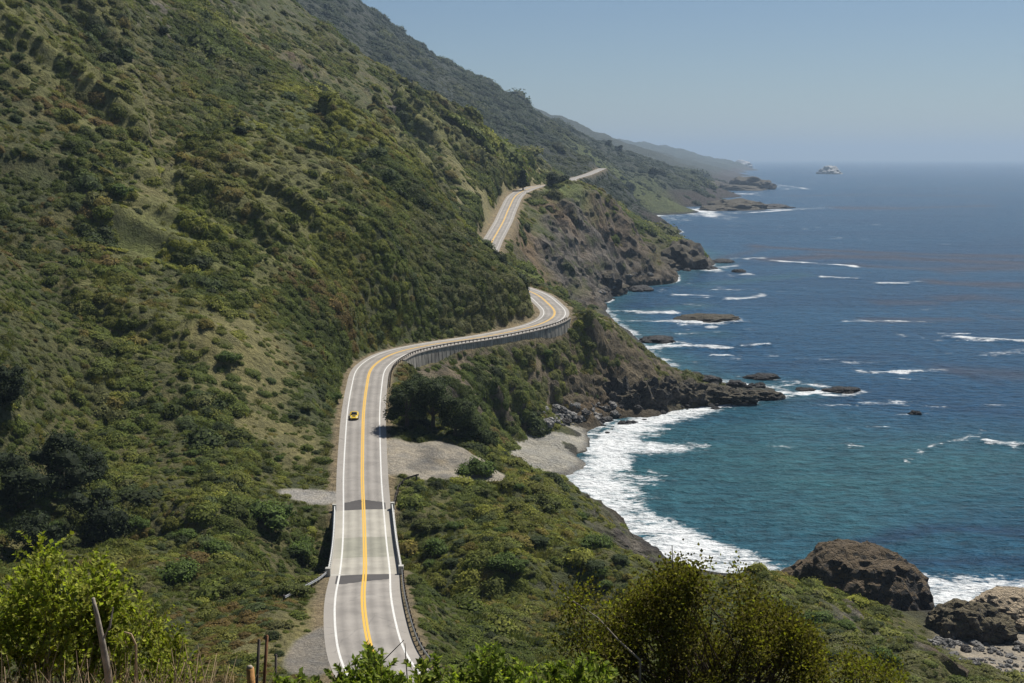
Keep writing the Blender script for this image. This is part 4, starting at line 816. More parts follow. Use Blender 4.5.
# ------------------------------------------------------------------ trees
M_bark = simple('bark', (.10, .075, .055), .95, 0, .3, 4, .05)
def treemat(name, base, t=.12, var=.45): return leaf_mat(name, False, base, t, var)
M_cyp = treemat('cypress_foliage', (.050, .068, .026)); M_cyp2 = treemat('dark_evergreen_foliage', (.030, .042, .018)); M_big = treemat('green_shrub_foliage', (.085, .125, .03), .15, .45); M_olive = treemat('olive_shrub_foliage', (.10, .115, .035), .15, .45)
def crown_mesh(name, seed, lobes, nleaf, ls, core=.8, mat=None, up=.6):
    rng = np.random.default_rng(seed); vol = np.array([l[3] ** 2 for l in lobes]); vol /= vol.sum(); pick = rng.choice(len(lobes), nleaf, p=vol); Lb = np.array([[l[0], l[1], l[2]] for l in lobes]); Lr = np.array([l[3] for l in lobes])
    d = rng.normal(size=(nleaf, 3)); d /= np.linalg.norm(d, axis=1)[:, None]
    hole = 1 + .22 * fbm(Lb[pick, 0] + d[:, 0] * 2.2, Lb[pick, 1] + d[:, 1] * 2.2, Lb[pick, 2] + d[:, 2] * 2.2 + seed, 3)
    c = Lb[pick] + d * Lr[pick][:, None] * np.array([1, 1, .78]) * (rng.uniform(.72, 1.12, nleaf) * hole)[:, None]
    nn_ = d * .8 + np.array([0, 0, up]) + rng.normal(size=d.shape) * .5; nn_ /= np.linalg.norm(nn_, axis=1)[:, None]
    q, f = quads(c, nn_, ls, rng); I, If = ICO_S; out = [q]; k = len(q); T_ = []; lo = [np.repeat(rng.uniform(.1, 1, nleaf), 4)]
    for l in lobes:
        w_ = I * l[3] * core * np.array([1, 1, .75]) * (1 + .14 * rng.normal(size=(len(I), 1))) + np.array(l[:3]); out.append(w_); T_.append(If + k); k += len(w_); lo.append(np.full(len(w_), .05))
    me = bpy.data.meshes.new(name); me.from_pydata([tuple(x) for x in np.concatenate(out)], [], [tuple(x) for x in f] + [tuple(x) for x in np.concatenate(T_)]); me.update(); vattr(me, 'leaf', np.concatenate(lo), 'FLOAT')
    if mat: me.materials.append(mat)
    return me
def tree(name, loc, h, r, seed, label, cat='tree', mat=M_cyp, lean=(0, 0), nlobe=16, nleaf=3600, ls=.22, low=.25, shape='round', group=None):
    rng = random.Random(seed); t = tag(empty(name, loc), label, cat, group); lobes = []
    for i in range(nlobe):
        f_ = rng.uniform(low, .92); a = rng.uniform(0, 2 * PI)
        w_ = math.sqrt(max(.05, 1 - ((f_ - .5) / .58) ** 2)) if shape == 'round' else (1.05 - f_) * 1.2
        q = rng.uniform(.15, .75) * r * w_; lobes.append((q * math.cos(a) + lean[0] * f_, q * math.sin(a) + lean[1] * f_, f_ * h, r * rng.uniform(.28, .46) * (.7 + .4 * w_)))
    lobes.append((lean[0], lean[1], h * .9, r * .3))
    o = link('crown', crown_mesh('crown', seed, lobes, int(nleaf * 1.5), ls * .85, .68, mat), t); mb = MB()
    mb.tube([(0, 0, -.6), (lean[0] * .2 + .1 * r * .2, 0, h * .3), (lean[0] * .6, lean[1] * .6, h * .62), (lean[0], lean[1], h * .85)], r * .085 + .06, 8, .05); mb.build('trunk', M_bark, t, True)
    for l in lobes[::3]:
        mb = MB(); mb.tube([(lean[0] * .2, 0, h * .25), (l[0] * .6, l[1] * .6, l[2] * .75), (l[0], l[1], l[2])], r * .04 + .02, 5, .03); mb.build('limb', M_bark, t, True)
    return t
def on(px, py, **k): return hit(px, py, **k)
def at(px, py, D, sink=.2): p = P(px, py, D); return (p[0], p[1], float(hgt(p[0], p[1])[0]) - sink)
tree('cypress_tree', at(407, 437, 276), 10.2, 5.0, 1, 'tall dark cypress nearest the road edge, left end of the clump by the gravel pullout')
tree('cypress_tree', at(433, 438, 277), 11.0, 5.6, 2, 'tallest and broadest dark cypress in the middle of the clump behind the pullout', nleaf=4600, nlobe=20)
tree('cypress_tree', at(455, 440, 272), 9.0, 4.8, 3, 'dark cypress on the seaward side of the clump, above the beach slope')
tree('cypress_tree', at(470, 446, 273), 5.6, 3.6, 4, 'low spreading cypress stepping down towards the beach, right of the tall ones', low=.15)
tree('cypress_tree', at(486, 453, 274), 3.6, 2.8, 5, 'lowest cypress at the right end of the clump, its tips against the beach sand', low=.1)
tree('cypress_tree', at(420, 418, 290), 8.2, 4.4, 6, 'cypress at the back of the clump below the curved guardrail')
tree('evergreen_tree', at(523, 182, 815), 13, 5.5, 7, 'dark upright tree where the upper road bends behind the steep spur', mat=M_cyp2, ls=.5, nleaf=1500, shape='cone')
tree('evergreen_tree', at(554, 184, 845), 7, 7.5, 8, 'rounded dark tree on the knoll beside the upper road', mat=M_cyp2, ls=.45, nleaf=1500)
tree('evergreen_tree', at(563, 186, 860), 5, 6, 9, 'low dark bush-like tree on the seaward end of the upper knoll', mat=M_cyp2, ls=.4, nleaf=1200)
tree('evergreen_tree', at(608, 153, 2640), 17, 9, 10, 'left dark tree of the pair on the hazy ridge skyline', mat=M_cyp2, ls=1.6, nleaf=900)
tree('evergreen_tree', at(619, 155, 2700), 16, 9, 11, 'right dark tree of the pair on the hazy ridge skyline', mat=M_cyp2, ls=1.6, nleaf=900)
tree('evergreen_tree', at(653, 192, 2300), 14, 9, 12, 'lone dark tree on the pale green coastal meadow far off', mat=M_cyp2, ls=1.5, nleaf=700)
for i, (a_, b_, D, h, r, lb) in enumerate([
    (20, 500, 214, 9, 6.5, 'dark tree filling the shaded left edge of the canyon'), (62, 488, 222, 10, 7, 'biggest black-green tree in the deep shade of the canyon at left'), (100, 512, 212, 8, 6, 'dark tree on the right side of the shaded canyon hollow'), (40, 530, 200, 6.5, 5.5, 'lower dark tree just behind the leafy foreground shrub'), (88, 470, 232, 6, 5, 'upper dark tree where the canyon hollow meets the open slope'), (8, 462, 236, 7, 5.5, 'topmost dark tree on the left picture edge of the hollow')]):
    tree('canyon_tree', at(a_, b_, D), h, r, 30 + i, lb, mat=M_cyp2, ls=.24, nleaf=2600, low=.12)
def shrub(px, py, rpx, label, mat, seed, zs=.62, name='shrub', group=None, D=None):
    p = hit(px, py + rpx * .3) if D is None else at(px, py, D); r = rpx * math.hypot(p[0], p[1]) / F; rng = random.Random(seed)
    t = tag(empty(name, (p[0], p[1], p[2] - .1 * r)), label, 'shrub', group); lobes = []
    for i in range(13):
        a = rng.uniform(0, 2 * PI); q = rng.uniform(.1, .72) * r; lobes.append((q * math.cos(a), q * math.sin(a), r * zs * (rng.uniform(.35, .8) * (1.1 - .6 * q / r)), r * rng.uniform(.26, .42)))
    link('foliage', crown_mesh('foliage', seed, lobes, 2200, max(.07, r * .045), .8, mat), t); mb = MB()
    for i in range(5):
        a = i * 1.256 + seed; mb = MB(); mb.tube([(0, 0, -.2), (r * .2 * math.cos(a), r * .2 * math.sin(a), r * zs * .35), (r * .5 * math.cos(a), r * .5 * math.sin(a), r * zs * .7)], r * .03 + .02, 5, .02); mb.build('stem', M_bark, t)
    return t
for i, (a_, b_, r_, lb, mt) in enumerate([
    (268, 512, 36, 'big round bright green shrub left of the bridge, below the side track', M_big), (140, 520, 17, 'small round green shrub left of the pair in the canyon bottom', M_big), (176, 570, 30, 'broad green shrub in the middle of the near left canyon', M_big), (214, 548, 22, 'green shrub between the broad canyon shrub and the big round one', M_big),
    (286, 588, 24, 'low yellow-green shrub beside the near left corner of the bridge', M_olive), (240, 590, 20, 'grey-olive shrub a little below the near left bridge corner', M_olive), (300, 545, 22, 'dark green shrub pressed against the left bridge parapet', M_big),
    (476, 466, 24, 'bright green spreading shrub on the seaward edge of the gravel pullout', M_big), (428, 522, 18, 'olive shrub right of the far bridge end', M_olive), (440, 545, 20, 'dark green shrub right of the middle of the bridge', M_big), (412, 580, 14, 'yellow-green shrub by the near right bridge corner', M_olive),
    (540, 500, 24, 'rounded olive shrub on the crest of the seaward bluff', M_olive), (596, 540, 22, 'dark shrub low on the seaward bluff near the surf', M_big), (505, 560, 24, 'green shrub in the dip below the seaward bluff', M_big), (330, 395, 12, 'dark shrub at the foot of the cutting left of the yellow car', M_big),
    (228, 355, 15, 'dark shrub alone beside the pale grassy patch on the left slope', M_big), (820, 618, 24, 'flat green shrub mat in front of the large brown rock', M_big), (760, 600, 22, 'olive shrub on the headland edge left of the large brown rock', M_olive), (880, 655, 24, 'low green shrub above the pebble cove at lower right', M_big), (240, 130, 12, 'round dark shrub high on the steep hill in the upper left', M_cyp2), (160, 30, 12, 'isolated black-green shrub near the top left of the hill', M_cyp2), (470, 376, 9, 'dark shrub just below the left end of the grey retaining wall', M_big), (500, 362, 9, 'olive shrub below the middle of the grey retaining wall', M_olive), (545, 352, 9, 'dark shrub under the right end of the grey retaining wall', M_big), (520, 385, 9, 'yellowish shrub halfway down the slope below the retaining wall', M_olive), (590, 345, 10, 'shrub on the shoulder of the first headland below the turnout', M_olive), (120, 190, 16, 'bright topped shrub on the small rib of the left hill', M_big)]):
    shrub(a_, b_, r_, lb, mt, 60 + i)
# repeated rounded bushes in the near canyon and on the bluff
protos = [shrub(430, 600, 13, 'rounded scrub bush, one of many alike on the slopes by the bridge', m_, 90 + i, group='rounded bushes on the slopes by the bridge') for i, m_ in enumerate((M_big, M_olive, M_cyp))]
rng = random.Random(8); npl = 0
while npl < 90:
    a_, b_ = rng.choice([(rng.uniform(0, 320), rng.uniform(430, 600)), (rng.uniform(410, 680), rng.uniform(480, 640)), (rng.uniform(700, 900), rng.uniform(600, 670)), (rng.uniform(180, 330), rng.uniform(330, 480))])
    p = hit(a_, b_)
    if interp(VEGH, *uv(np.array([p[0]]), np.array([p[1]])))[0] < .5 or np.min(np.hypot(R[:, 0] - p[0], R[:, 1] - p[1])) < 10: continue
    o = protos[npl % 3]; s_ = rng.uniform(.7, 1.5)
    if npl < 3: o.location = p; o.scale = (s_,) * 3
    else:
        c_ = o.copy(); COL.objects.link(c_); c_.location = p; c_.scale = (s_, s_, s_ * rng.uniform(.7, 1)); c_.rotation_euler = (0, 0, rng.uniform(0, 6.28))
        for ch in o.children: d_ = ch.copy(); COL.objects.link(d_); d_.parent = c_
    npl += 1
# ------------------------------------------------------------------ rocks
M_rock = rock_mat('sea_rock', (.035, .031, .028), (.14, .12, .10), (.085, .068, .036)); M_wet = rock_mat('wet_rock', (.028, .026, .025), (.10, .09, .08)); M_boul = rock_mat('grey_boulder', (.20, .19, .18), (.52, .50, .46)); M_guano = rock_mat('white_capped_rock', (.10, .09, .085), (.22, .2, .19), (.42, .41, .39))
ICB, ICBF = ico(5); ICM, ICMF = ico(4); ICL, ICLF = ico(3)
def rock_mesh(name, seed, size, base=(ICM, ICMF), rough=.35, mat=None, squash=None, freq=1.4, peak=0):
    I, If = base; V = I.copy(); s_ = seed * 3.7; r = 1 + rough * 1.1 * fbm(V[:, 0] * freq + s_, V[:, 1] * freq, V[:, 2] * freq, 4) + rough * .25 * (fbm(V[:, 0] * freq * 1.7 + s_, V[:, 1] * freq * 1.7, V[:, 2] * freq * 1.2, 3, True) - .55)
    r += rough * .22 * (fbm(V[:, 0] * freq * 5 + s_, V[:, 1] * freq * 5, V[:, 2] * freq * 3, 3, True) - .55)
    V = V * r[:, None]; V[:, 2] = np.where(V[:, 2] < -.25, -.25 + (V[:, 2] + .25) * .3, V[:, 2]); V[:, 2] += peak * np.exp(-((V[:, 0] + .15) ** 2 + V[:, 1] ** 2) * 3)
    V = V * np.array(size); me = npmesh(name, V, If, False); 
    if mat: me.materials.append(mat)
    return me
def rock(name, px, py, D, size, seed, label, mat=None, base=(ICM, ICMF), rough=.35, z=None, cat='rock', rz=0, peak=0, freq=1.4):
    mat = mat or M_rock; p = P(px, py, D) if D else G(px, py); zz = p[2] if z is None else z
    o = link(name, rock_mesh(name, seed, size, base, rough, mat, peak=peak, freq=freq)); o.location = (p[0], p[1], zz); o.rotation_euler = (0, 0, rz); return tag(o, label, cat)
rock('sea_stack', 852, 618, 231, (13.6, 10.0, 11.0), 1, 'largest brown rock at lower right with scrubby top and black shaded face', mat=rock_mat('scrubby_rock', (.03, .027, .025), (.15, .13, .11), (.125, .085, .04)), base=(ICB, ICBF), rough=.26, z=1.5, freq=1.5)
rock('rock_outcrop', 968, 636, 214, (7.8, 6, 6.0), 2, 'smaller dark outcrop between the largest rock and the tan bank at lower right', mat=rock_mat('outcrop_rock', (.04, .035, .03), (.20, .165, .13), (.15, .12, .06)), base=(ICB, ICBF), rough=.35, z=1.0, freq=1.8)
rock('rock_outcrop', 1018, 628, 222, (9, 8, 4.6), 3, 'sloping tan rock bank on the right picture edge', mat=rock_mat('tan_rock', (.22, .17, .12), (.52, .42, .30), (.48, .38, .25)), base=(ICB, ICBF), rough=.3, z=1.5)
rock('sea_rock', 682, 266, 985, (19, 26, 17), 4, 'rugged rock knob at the tip of the second headland', rough=.6, z=0, peak=.25)
rock('sea_rock', 662, 268, 965, (14, 20, 9), 5, 'lower rock joining the rugged knob to the second headland cliff', rough=.6, z=0)
rock('sea_rock', 706, 269, None, (7, 14, 3.0), 6, 'flat dark rock at the foot of the rugged knob', mat=M_wet, rough=.5)
for a_, b_, sx_, sy_, sz_, lb, mt in [
    (708, 320, 16, 12, 3.0, 'long flat brown islet in the white water beyond the first headland', M_rock), (842, 391, 6.5, 5, 1.5, 'small dark rock awash off the end of the reef', M_wet), (806, 390, 3.5, 3, .9, 'tiny dark rock between the reef tip and the rock awash', M_wet), (915, 414, 2.2, 2, 1.1, 'lone small dark rock with a wisp of foam in the right bay', M_wet),
    (762, 378, 7, 5, 1.6, 'flat dark rock just behind the reef tip', M_wet), (739, 272, 5, 6, 2.2, 'lone black rock off the second headland', M_wet), (722, 262, 10, 12, 2.2, 'flat brown rock awash right of the rugged knob', M_wet), (656, 341, 9, 8, 2.2, 'low rock at the waterline behind the first headland', M_wet), (640, 290, 8, 12, 2.5, 'small rock in the white water below the second headland', M_wet),
    (737, 209, 50, 60, 15, 'dark jagged islet off the distant point, nearer of the two', M_rock), (765, 208, 45, 40, 6, 'low reef trailing right from the jagged islet', M_wet), (716, 210, 30, 40, 7, 'small islet left of the jagged islet', M_rock), (752, 189, 62, 90, 34, 'pointed dark rock at the end of the farther point', M_rock), (728, 190, 90, 90, 14, 'flat rocky neck leading to the pointed dark rock', M_rock), (700, 189, 80, 80, 18, 'rocky shelf below the dark far ridge', M_rock),
    (830, 174, 58, 100, 40, 'isolated sea rock with a white top far out on the water', M_guano), (741, 168, 95, 160, 60, 'pale capped rock off the farthest hazy point', M_guano), (722, 168.5, 150, 200, 40, 'low dark rock beside the pale capped rock near the horizon', M_rock)]:
    rock('sea_rock', a_, b_, None, (sx_, sy_, sz_), int(a_), lb, mat=mt, rough=.5, base=(ICM, ICMF))
for k, (a_, b_, D, s3, lb) in enumerate([(668, 395, 428, (6, 5, 6.5), 'dark crag at the root of the reef'), (690, 393, 430, (7, 5, 5), 'dark crag in the middle of the reef root'), (714, 392, 434, (7, 5, 3.4), 'brown hump halfway along the reef'), (740, 394, 432, (7, 5, 2.6), 'low brown hump near the outer half of the reef'), (765, 394, 441, (6, 4, 1.8), 'last low rock at the tip of the reef'), (645, 402, 419, (7, 5, 8), 'black sea-cliff buttress at the foot of the first headland'), (618, 404, 417, (8, 5, 9), 'dark buttress above the boulders of the first headland'),
                                         (600, 286, 790, (16, 16, 10), 'grey crag at the foot of the second headland cliff'), (622, 277, 860, (16, 18, 10), 'broken grey crag halfway along the second headland foot'), (642, 271, 915, (15, 18, 9), 'grey crag next to the rugged knob')]):
    rock('crag', a_, b_, D, s3, 300 + k, lb, rough=.6, z=max(.0, P(a_, b_, D)[2]) * .6, freq=1.8)
bm_ = [rock_mesh('boulder', 500 + i, (1, .85, .75), (ICL, ICLF), .4, m_) for i, m_ in enumerate((M_boul, M_boul, M_boul, M_wet, M_boul))]
bw_ = [rock_mesh('boulder', 520 + i, (1, .85, .6), (ICL, ICLF), .4, M_wet) for i in range(3)]
def boulders(n_, poly, rr, meshes, label, group, seed, name='boulder'):
    rng = random.Random(seed); k = 0; tries = 0
    while k < n_ and tries < 8000:
        tries += 1; a_ = rng.uniform(min(p[0] for p in poly), max(p[0] for p in poly)); b_ = rng.uniform(min(p[1] for p in poly), max(p[1] for p in poly)); c = False
        for i in range(len(poly)):
            x1, y1 = poly[i]; x2, y2 = poly[(i + 1) % len(poly)]
            if (y1 > b_) != (y2 > b_) and a_ < (x2 - x1) * (b_ - y1) / (y2 - y1) + x1: c = not c
        if not c: continue
        p = G(a_, b_, .6); zt = float(hgt(p[0], p[1])[0])
        if zt > 6: p = hit(a_, b_); zt = p[2]
        s_ = rr[0] * (rr[1] / rr[0]) ** (rng.random() ** 2.2)
        o = bpy.data.objects.new(name, rng.choice(meshes)); COL.objects.link(o); o.location = (p[0], p[1], max(zt, -.4) + .15 * s_); o.scale = (s_ * rng.uniform(.8, 1.4), s_, s_ * rng.uniform(.6, 1.1)); o.rotation_euler = (rng.uniform(-.4, .4), rng.uniform(-.4, .4), rng.uniform(0, 6.28)); tag(o, label, 'boulder', group); k += 1
boulders(190, [(524, 436), (540, 412), (575, 402), (612, 404), (622, 416), (600, 424), (560, 427)], (.5, 2.1), bm_, 'pale grey angular boulder in the rockfall heap at the back of the beach', 'boulders heaped at the back of the beach', 1)
boulders(70, [(596, 424), (620, 412), (660, 410), (700, 403), (770, 394), (785, 398), (700, 410), (640, 421), (606, 432)], (.5, 1.6), bw_, 'dark wet boulder at the waterline below the first headland', 'wet boulders below the first headland', 2)
boulders(45, [(690, 388), (730, 384), (782, 388), (786, 397), (740, 402), (700, 406)], (1.2, 3.6), bw_, 'dark jagged rock on the low reef running out from the first headland', 'jagged rocks along the reef', 6, 'reef_rock')
boulders(60, [(590, 300), (620, 276), (660, 269), (700, 271), (640, 279), (606, 304)], (1.2, 4.5), bw_ + bm_[:2], 'boulder along the surf foot of the second headland cliff', 'boulders below the second headland', 3)
boulders(120, [(925, 652), (960, 648), (1030, 655), (1040, 690), (960, 690), (920, 664)], (.22, .7), bm_[:3], 'whitish cobble on the pebble cove at lower right', 'cobbles in the lower right cove', 4, 'cobble')
boulders(30, [(930, 645), (1024, 640), (1030, 655), (930, 662)], (.5, 1.3), bm_, 'tan grey rock lying at the top of the pebble cove', 'rocks at the top of the pebble cove', 5)
# ------------------------------------------------------------------ foreground plants
def folded_leaves(C_, Dr, Nr, L, W):
    """pointed leaves folded along the midrib: base, two sides, tip"""
    Dr = Dr / np.linalg.norm(Dr, axis=1)[:, None]; S_ = np.cross(Dr, Nr); S_ /= np.linalg.norm(S_, axis=1)[:, None] + 1e-9; U_ = np.cross(S_, Dr)
    L = L[:, None]; W = W[:, None]
    a = C_; b_ = C_ + Dr * L * .45 + S_ * W + U_ * W * .35; c = C_ + Dr * L; d = C_ + Dr * L * .45 - S_ * W + U_ * W * .35
    V = np.stack([a, b_, c, d], 1).reshape(-1, 3); k = np.arange(len(C_)) * 4
    return V, np.concatenate([np.stack([k, k + 1, k + 2], 1), np.stack([k, k + 2, k + 3], 1)])
M_lf1 = leaf_mat('fresh_leaves', False, (.26, .285, .060), .42, .5); M_lf2 = leaf_mat('glossy_leaves', False, (.16, .205, .045), .35, .5); M_lf3 = leaf_mat('dark_bush_leaves', False, (.105, .092, .028), .36, .6); M_lf4 = leaf_mat('yellowed_leaves', False, (.20, .20, .035), .35, .4)
M_stem = simple('green_brown_stem', (.16, .13, .06), .8, 0, .3, 20); M_dead = simple('bleached_dead_wood', (.33, .28, .22), .9, 0, .35, 12, .01); M_straw = simple('dry_straw', (.38, .27, .15), .85, 0, .35, 9)
def stems_plant(name, px, D, label, nst, top, spread, leafL, leafW, per, mats, seed, lean=.15, droop=.0, stemr=.006, cover=.55, cat='shrub', branch=3, base_z=None, dspread=.5):
    """px: range of columns, top: function column -> row of the top of the plant"""
    rng = np.random.default_rng(seed); k = .5 * (px[0] + px[1]); q = P(k, 683, D); gz = float(hgt(q[0], q[1])[0]); t = tag(empty(name, (q[0], q[1], gz)), label, cat); base = np.array([q[0], q[1], gz]); mb = MB(); Cs, Ds_, Ns, Ls, Ws = [], [], [], [], []
    for s_ in range(nst):
        c_ = rng.uniform(*px); Dd = D + rng.uniform(-dspread, dspread); tp = np.array(P(c_, top(c_) + abs(rng.normal(0, 1)) * spread, Dd)); bx = np.array([q[0] + (tp[0] - q[0]) * .72 + rng.normal(0, .05), Dd + rng.normal(0, .08), 0]); bx[2] = float(hgt(bx[0], bx[1])[0]) - .05
        mid = bx * .45 + tp * .55 + np.array([rng.normal(0, lean * .3), rng.normal(0, lean * .3), 0]); path = [bx, bx * .7 + mid * .3, mid, mid * .4 + tp * .6, tp]; path = catmull(path, np.linalg.norm(tp - bx) / 12)
        mb.tube([tuple(p - base) for p in path[::2]] + [tuple(path[-1] - base)], stemr, 4, stemr * .3)
        subs = [(path, cover)]
        for bq in range(branch):
            i = int(len(path) * rng.uniform(.45, .85)); a = rng.uniform(0, 6.28); ln = rng.uniform(.08, .22) * np.linalg.norm(tp - bx); e = path[i] + np.array([math.cos(a) * ln * .6, math.sin(a) * ln * .6, ln * .75]); e[2] = min(e[2], tp[2] + .02)
            sp_ = np.array([path[i] * (1 - f) + e * f + np.array([0, 0, .04 * ln * math.sin(f * PI)]) for f in np.linspace(0, 1, 6)]); subs.append((sp_, 0)); mb.tube([tuple(p - base) for p in sp_[::2]] + [tuple(e - base)], stemr * .5, 3, stemr * .2)
        for pth, cv in subs:
            n_ = per if cv else max(6, int(per * .55)); f = rng.uniform(cv, 1.0, n_) * (len(pth) - 1.001); i = f.astype(int); c = pth[i] + (pth[i + 1] - pth[i]) * (f - i)[:, None]; ax = pth[i + 1] - pth[i]; ax /= np.linalg.norm(ax, axis=1)[:, None]
            r_ = rng.normal(size=(n_, 3)); r_ -= (r_ * ax).sum(1)[:, None] * ax; r_ /= np.linalg.norm(r_, axis=1)[:, None]; d = r_ * .8 + ax * .75 + np.array([0, 0, -droop]); Cs.append(c - base); Ds_.append(d); Ns.append(ax + r_ * -.3 + np.array([0, 0, .3])); l_ = leafL * rng.uniform(.55, 1.15, n_); Ls.append(l_); Ws.append(l_ * leafW)
    C1, D1, N1, L1, W1 = [np.concatenate(a) for a in (Cs, Ds_, Ns, Ls, Ws)]; sel = rng.choice(len(mats), len(C1), p=[m_[1] for m_ in mats])
    for k_, (mt, _) in enumerate(mats):
        m_ = sel == k_; V, F_ = folded_leaves(C1[m_], D1[m_], N1[m_], L1[m_], W1[m_]); me = npmesh('foliage', V, F_, False); vattr(me, 'leaf', np.repeat(rng.uniform(0, 1, m_.sum()), 4), 'FLOAT'); link('foliage', me, t, [mt])
    mb.build('stems', M_stem, t); return t
def prof(pts):
    xs, ys = zip(*pts); return lambda c: float(np.interp(c, xs, ys))
stems_plant('leafy_shrub', (-25, 92), 8.2, 'tall fresh green leafy shrub at the left edge of the foreground', 46, prof([(-20, 585), (0, 572), (25, 545), (42, 532), (60, 540), (80, 560), (95, 575)]), 30, .040, .42, 46, [(M_lf1, .8), (M_lf4, .2)], 1, cover=.5, branch=10, lean=.5, stemr=.0045)
stems_plant('leafy_shrub', (86, 140), 8.6, 'narrow green leafy shrub rising behind the grey dead stalk', 22, prof([(85, 568), (100, 540), (112, 545), (125, 568), (142, 590)]), 30, .040, .42, 46, [(M_lf1, .8), (M_lf4, .2)], 2, cover=.45, branch=10, lean=.4, stemr=.0045)
stems_plant('leafy_shrub', (132, 184), 8.4, 'thin yellowish green sprouting shrub right of the grey dead stalk', 20, prof([(130, 600), (145, 588), (155, 592), (170, 625), (186, 655)]), 22, .034, .40, 36, [(M_lf1, .6), (M_lf4, .4)], 3, cover=.4, branch=9, lean=.4, stemr=.004)
for i, (a_, b_, D, tp, lb, n_) in enumerate([(342, 402, 9.2, [(340, 676), (352, 668), (364, 645), (372, 646), (385, 664), (402, 672)], 'bright green sprouts over the yellow centre line at the bottom of the picture', 22), (404, 470, 9.0, [(404, 676), (418, 668), (427, 650), (436, 655), (452, 668), (470, 664)], 'bright green sprouts below the end of the right guardrail', 20),
                                            (474, 540, 9.4, [(470, 664), (484, 640), (494, 638), (506, 650), (520, 662), (540, 660)], 'tallest green sprouts in the middle of the lower picture edge', 30), (545, 610, 9.8, [(545, 664), (560, 656), (580, 652), (610, 660)], 'green sprouts at the foot of the dark foreground bush', 22), (250, 338, 9.0, [(250, 690), (285, 676), (300, 672), (338, 682)], 'short green sprouts left of the road at the bottom edge', 14)]):
    stems_plant('sprouting_shrub', (a_, b_), D, lb, n_, prof(tp), 9, .055, .30, 46, [(M_lf2, .75), (M_lf1, .25)], 10 + i, cover=.45, branch=5, stemr=.006, lean=.3)
def cloud_bush(name, D, label, tops, bottom, ntip, per, leafL, leafW, mats, seed, depth=1.1, cat='shrub', clump=.12):
    """many twigs ending in leaf clumps, filling an uneven outline"""
    rng = np.random.default_rng(seed); f_ = prof(tops); x0, x1 = tops[0][0], tops[-1][0]; q = P(.5 * (x0 + x1), 683, D); gz = float(hgt(q[0], q[1])[0]); base = np.array([q[0], q[1], gz]); t = tag(empty(name, tuple(base)), label, cat); mb = MB(); Cs, Ds_, Ns = [], [], []; hub = [np.array([q[0] + dx_, D + rng.uniform(-.3, .3), gz - .1]) for dx_ in np.linspace(-1, 1, 7) * (x1 - x0) / F * D * .22]
    for s_ in range(ntip):
        c_ = rng.uniform(x0, x1); tp_ = f_(c_) + 26 * float(fbm(np.array([c_ / 26.]), np.array([seed * 1.7]), o=2)[0]); ed = rng.beta(1.0, 1.5); row = tp_ + 4 + ed * (bottom - tp_) + rng.normal(0, 3); Dd = D + rng.uniform(-depth, depth) * (1 - .5 * (1 - ed)); p = np.array(P(c_, row, Dd))
        if fbm(np.array([p[0] * 2.2]), np.array([p[2] * 2.2]), np.array([p[1] * 1.4 + seed]), 2)[0] < .0: continue
        h = hub[int(rng.integers(7))]; m_ = h * .5 + p * .5 + np.array([rng.normal(0, .12), rng.normal(0, .12), rng.normal(0, .06)])
        if s_ % 4 == 0: mb.tube([tuple(h - base), tuple(m_ * .6 + h * .4 - base), tuple(m_ * .5 + p * .5 - base), tuple(p - base)], .013, 4, .003)
        n_ = int(per * rng.uniform(.5, 1.4)); o = rng.normal(size=(n_, 3)) * clump * np.array([.5, .5, .62]); Cs.append(p + o - base); d = o / clump + rng.normal(size=(n_, 3)) * .5 + np.array([0, 0, .4]); Ds_.append(d); Ns.append(rng.normal(size=(n_, 3)) * .6 + np.array([0, .2, .8]))
    C1, D1, N1 = [np.concatenate(a) for a in (Cs, Ds_, Ns)]; L1 = leafL * rng.uniform(.55, 1.2, len(C1)); sel = rng.choice(len(mats), len(C1), p=[m_[1] for m_ in mats])
    for k_, (mt, _) in enumerate(mats):
        m_ = sel == k_; V, F_ = folded_leaves(C1[m_], D1[m_], N1[m_], L1[m_], L1[m_] * leafW); me = npmesh('foliage', V, F_, False); vattr(me, 'leaf', np.repeat(rng.uniform(0, 1, m_.sum()), 4), 'FLOAT'); link('foliage', me, t, [mt])
    mb.build('branches', M_bark, t); return t
BM = [(M_lf3, .84), (M_lf4, .16)]
cloud_bush('dark_bush', 12.8, 'large dark bush with yellow tipped leaves filling the lower right foreground', [(604, 618), (625, 598), (655, 574), (672, 562), (700, 566), (722, 582), (750, 582), (778, 600), (800, 620), (822, 660)], 700, 1700, 46, .036, .45, BM, 20)
cloud_bush('dark_bush', 12.2, 'loose left arm of the dark foreground bush with open twigs', [(556, 596), (572, 586), (590, 590), (610, 602), (640, 612)], 668, 210, 32, .034, .45, [(M_lf3, .7), (M_lf4, .3)], 21, depth=.6)
cloud_bush('dark_bush', 13.4, 'low yellowish bush at the right foot of the large dark bush', [(792, 640), (815, 650), (850, 656), (880, 666), (905, 680)], 705, 230, 36, .034, .45, [(M_lf3, .55), (M_lf4, .45)], 22, depth=.8)
cloud_bush('leafy_shrub', 8.9, 'inner shaded foliage mass behind the tall fresh green shrub at the left edge', [(-20, 612), (10, 600), (45, 585), (90, 595), (130, 612), (160, 650)], 675, 170, 30, .036, .45, [(M_lf1, .75), (M_lf4, .25)], 23, depth=.4, clump=.11)
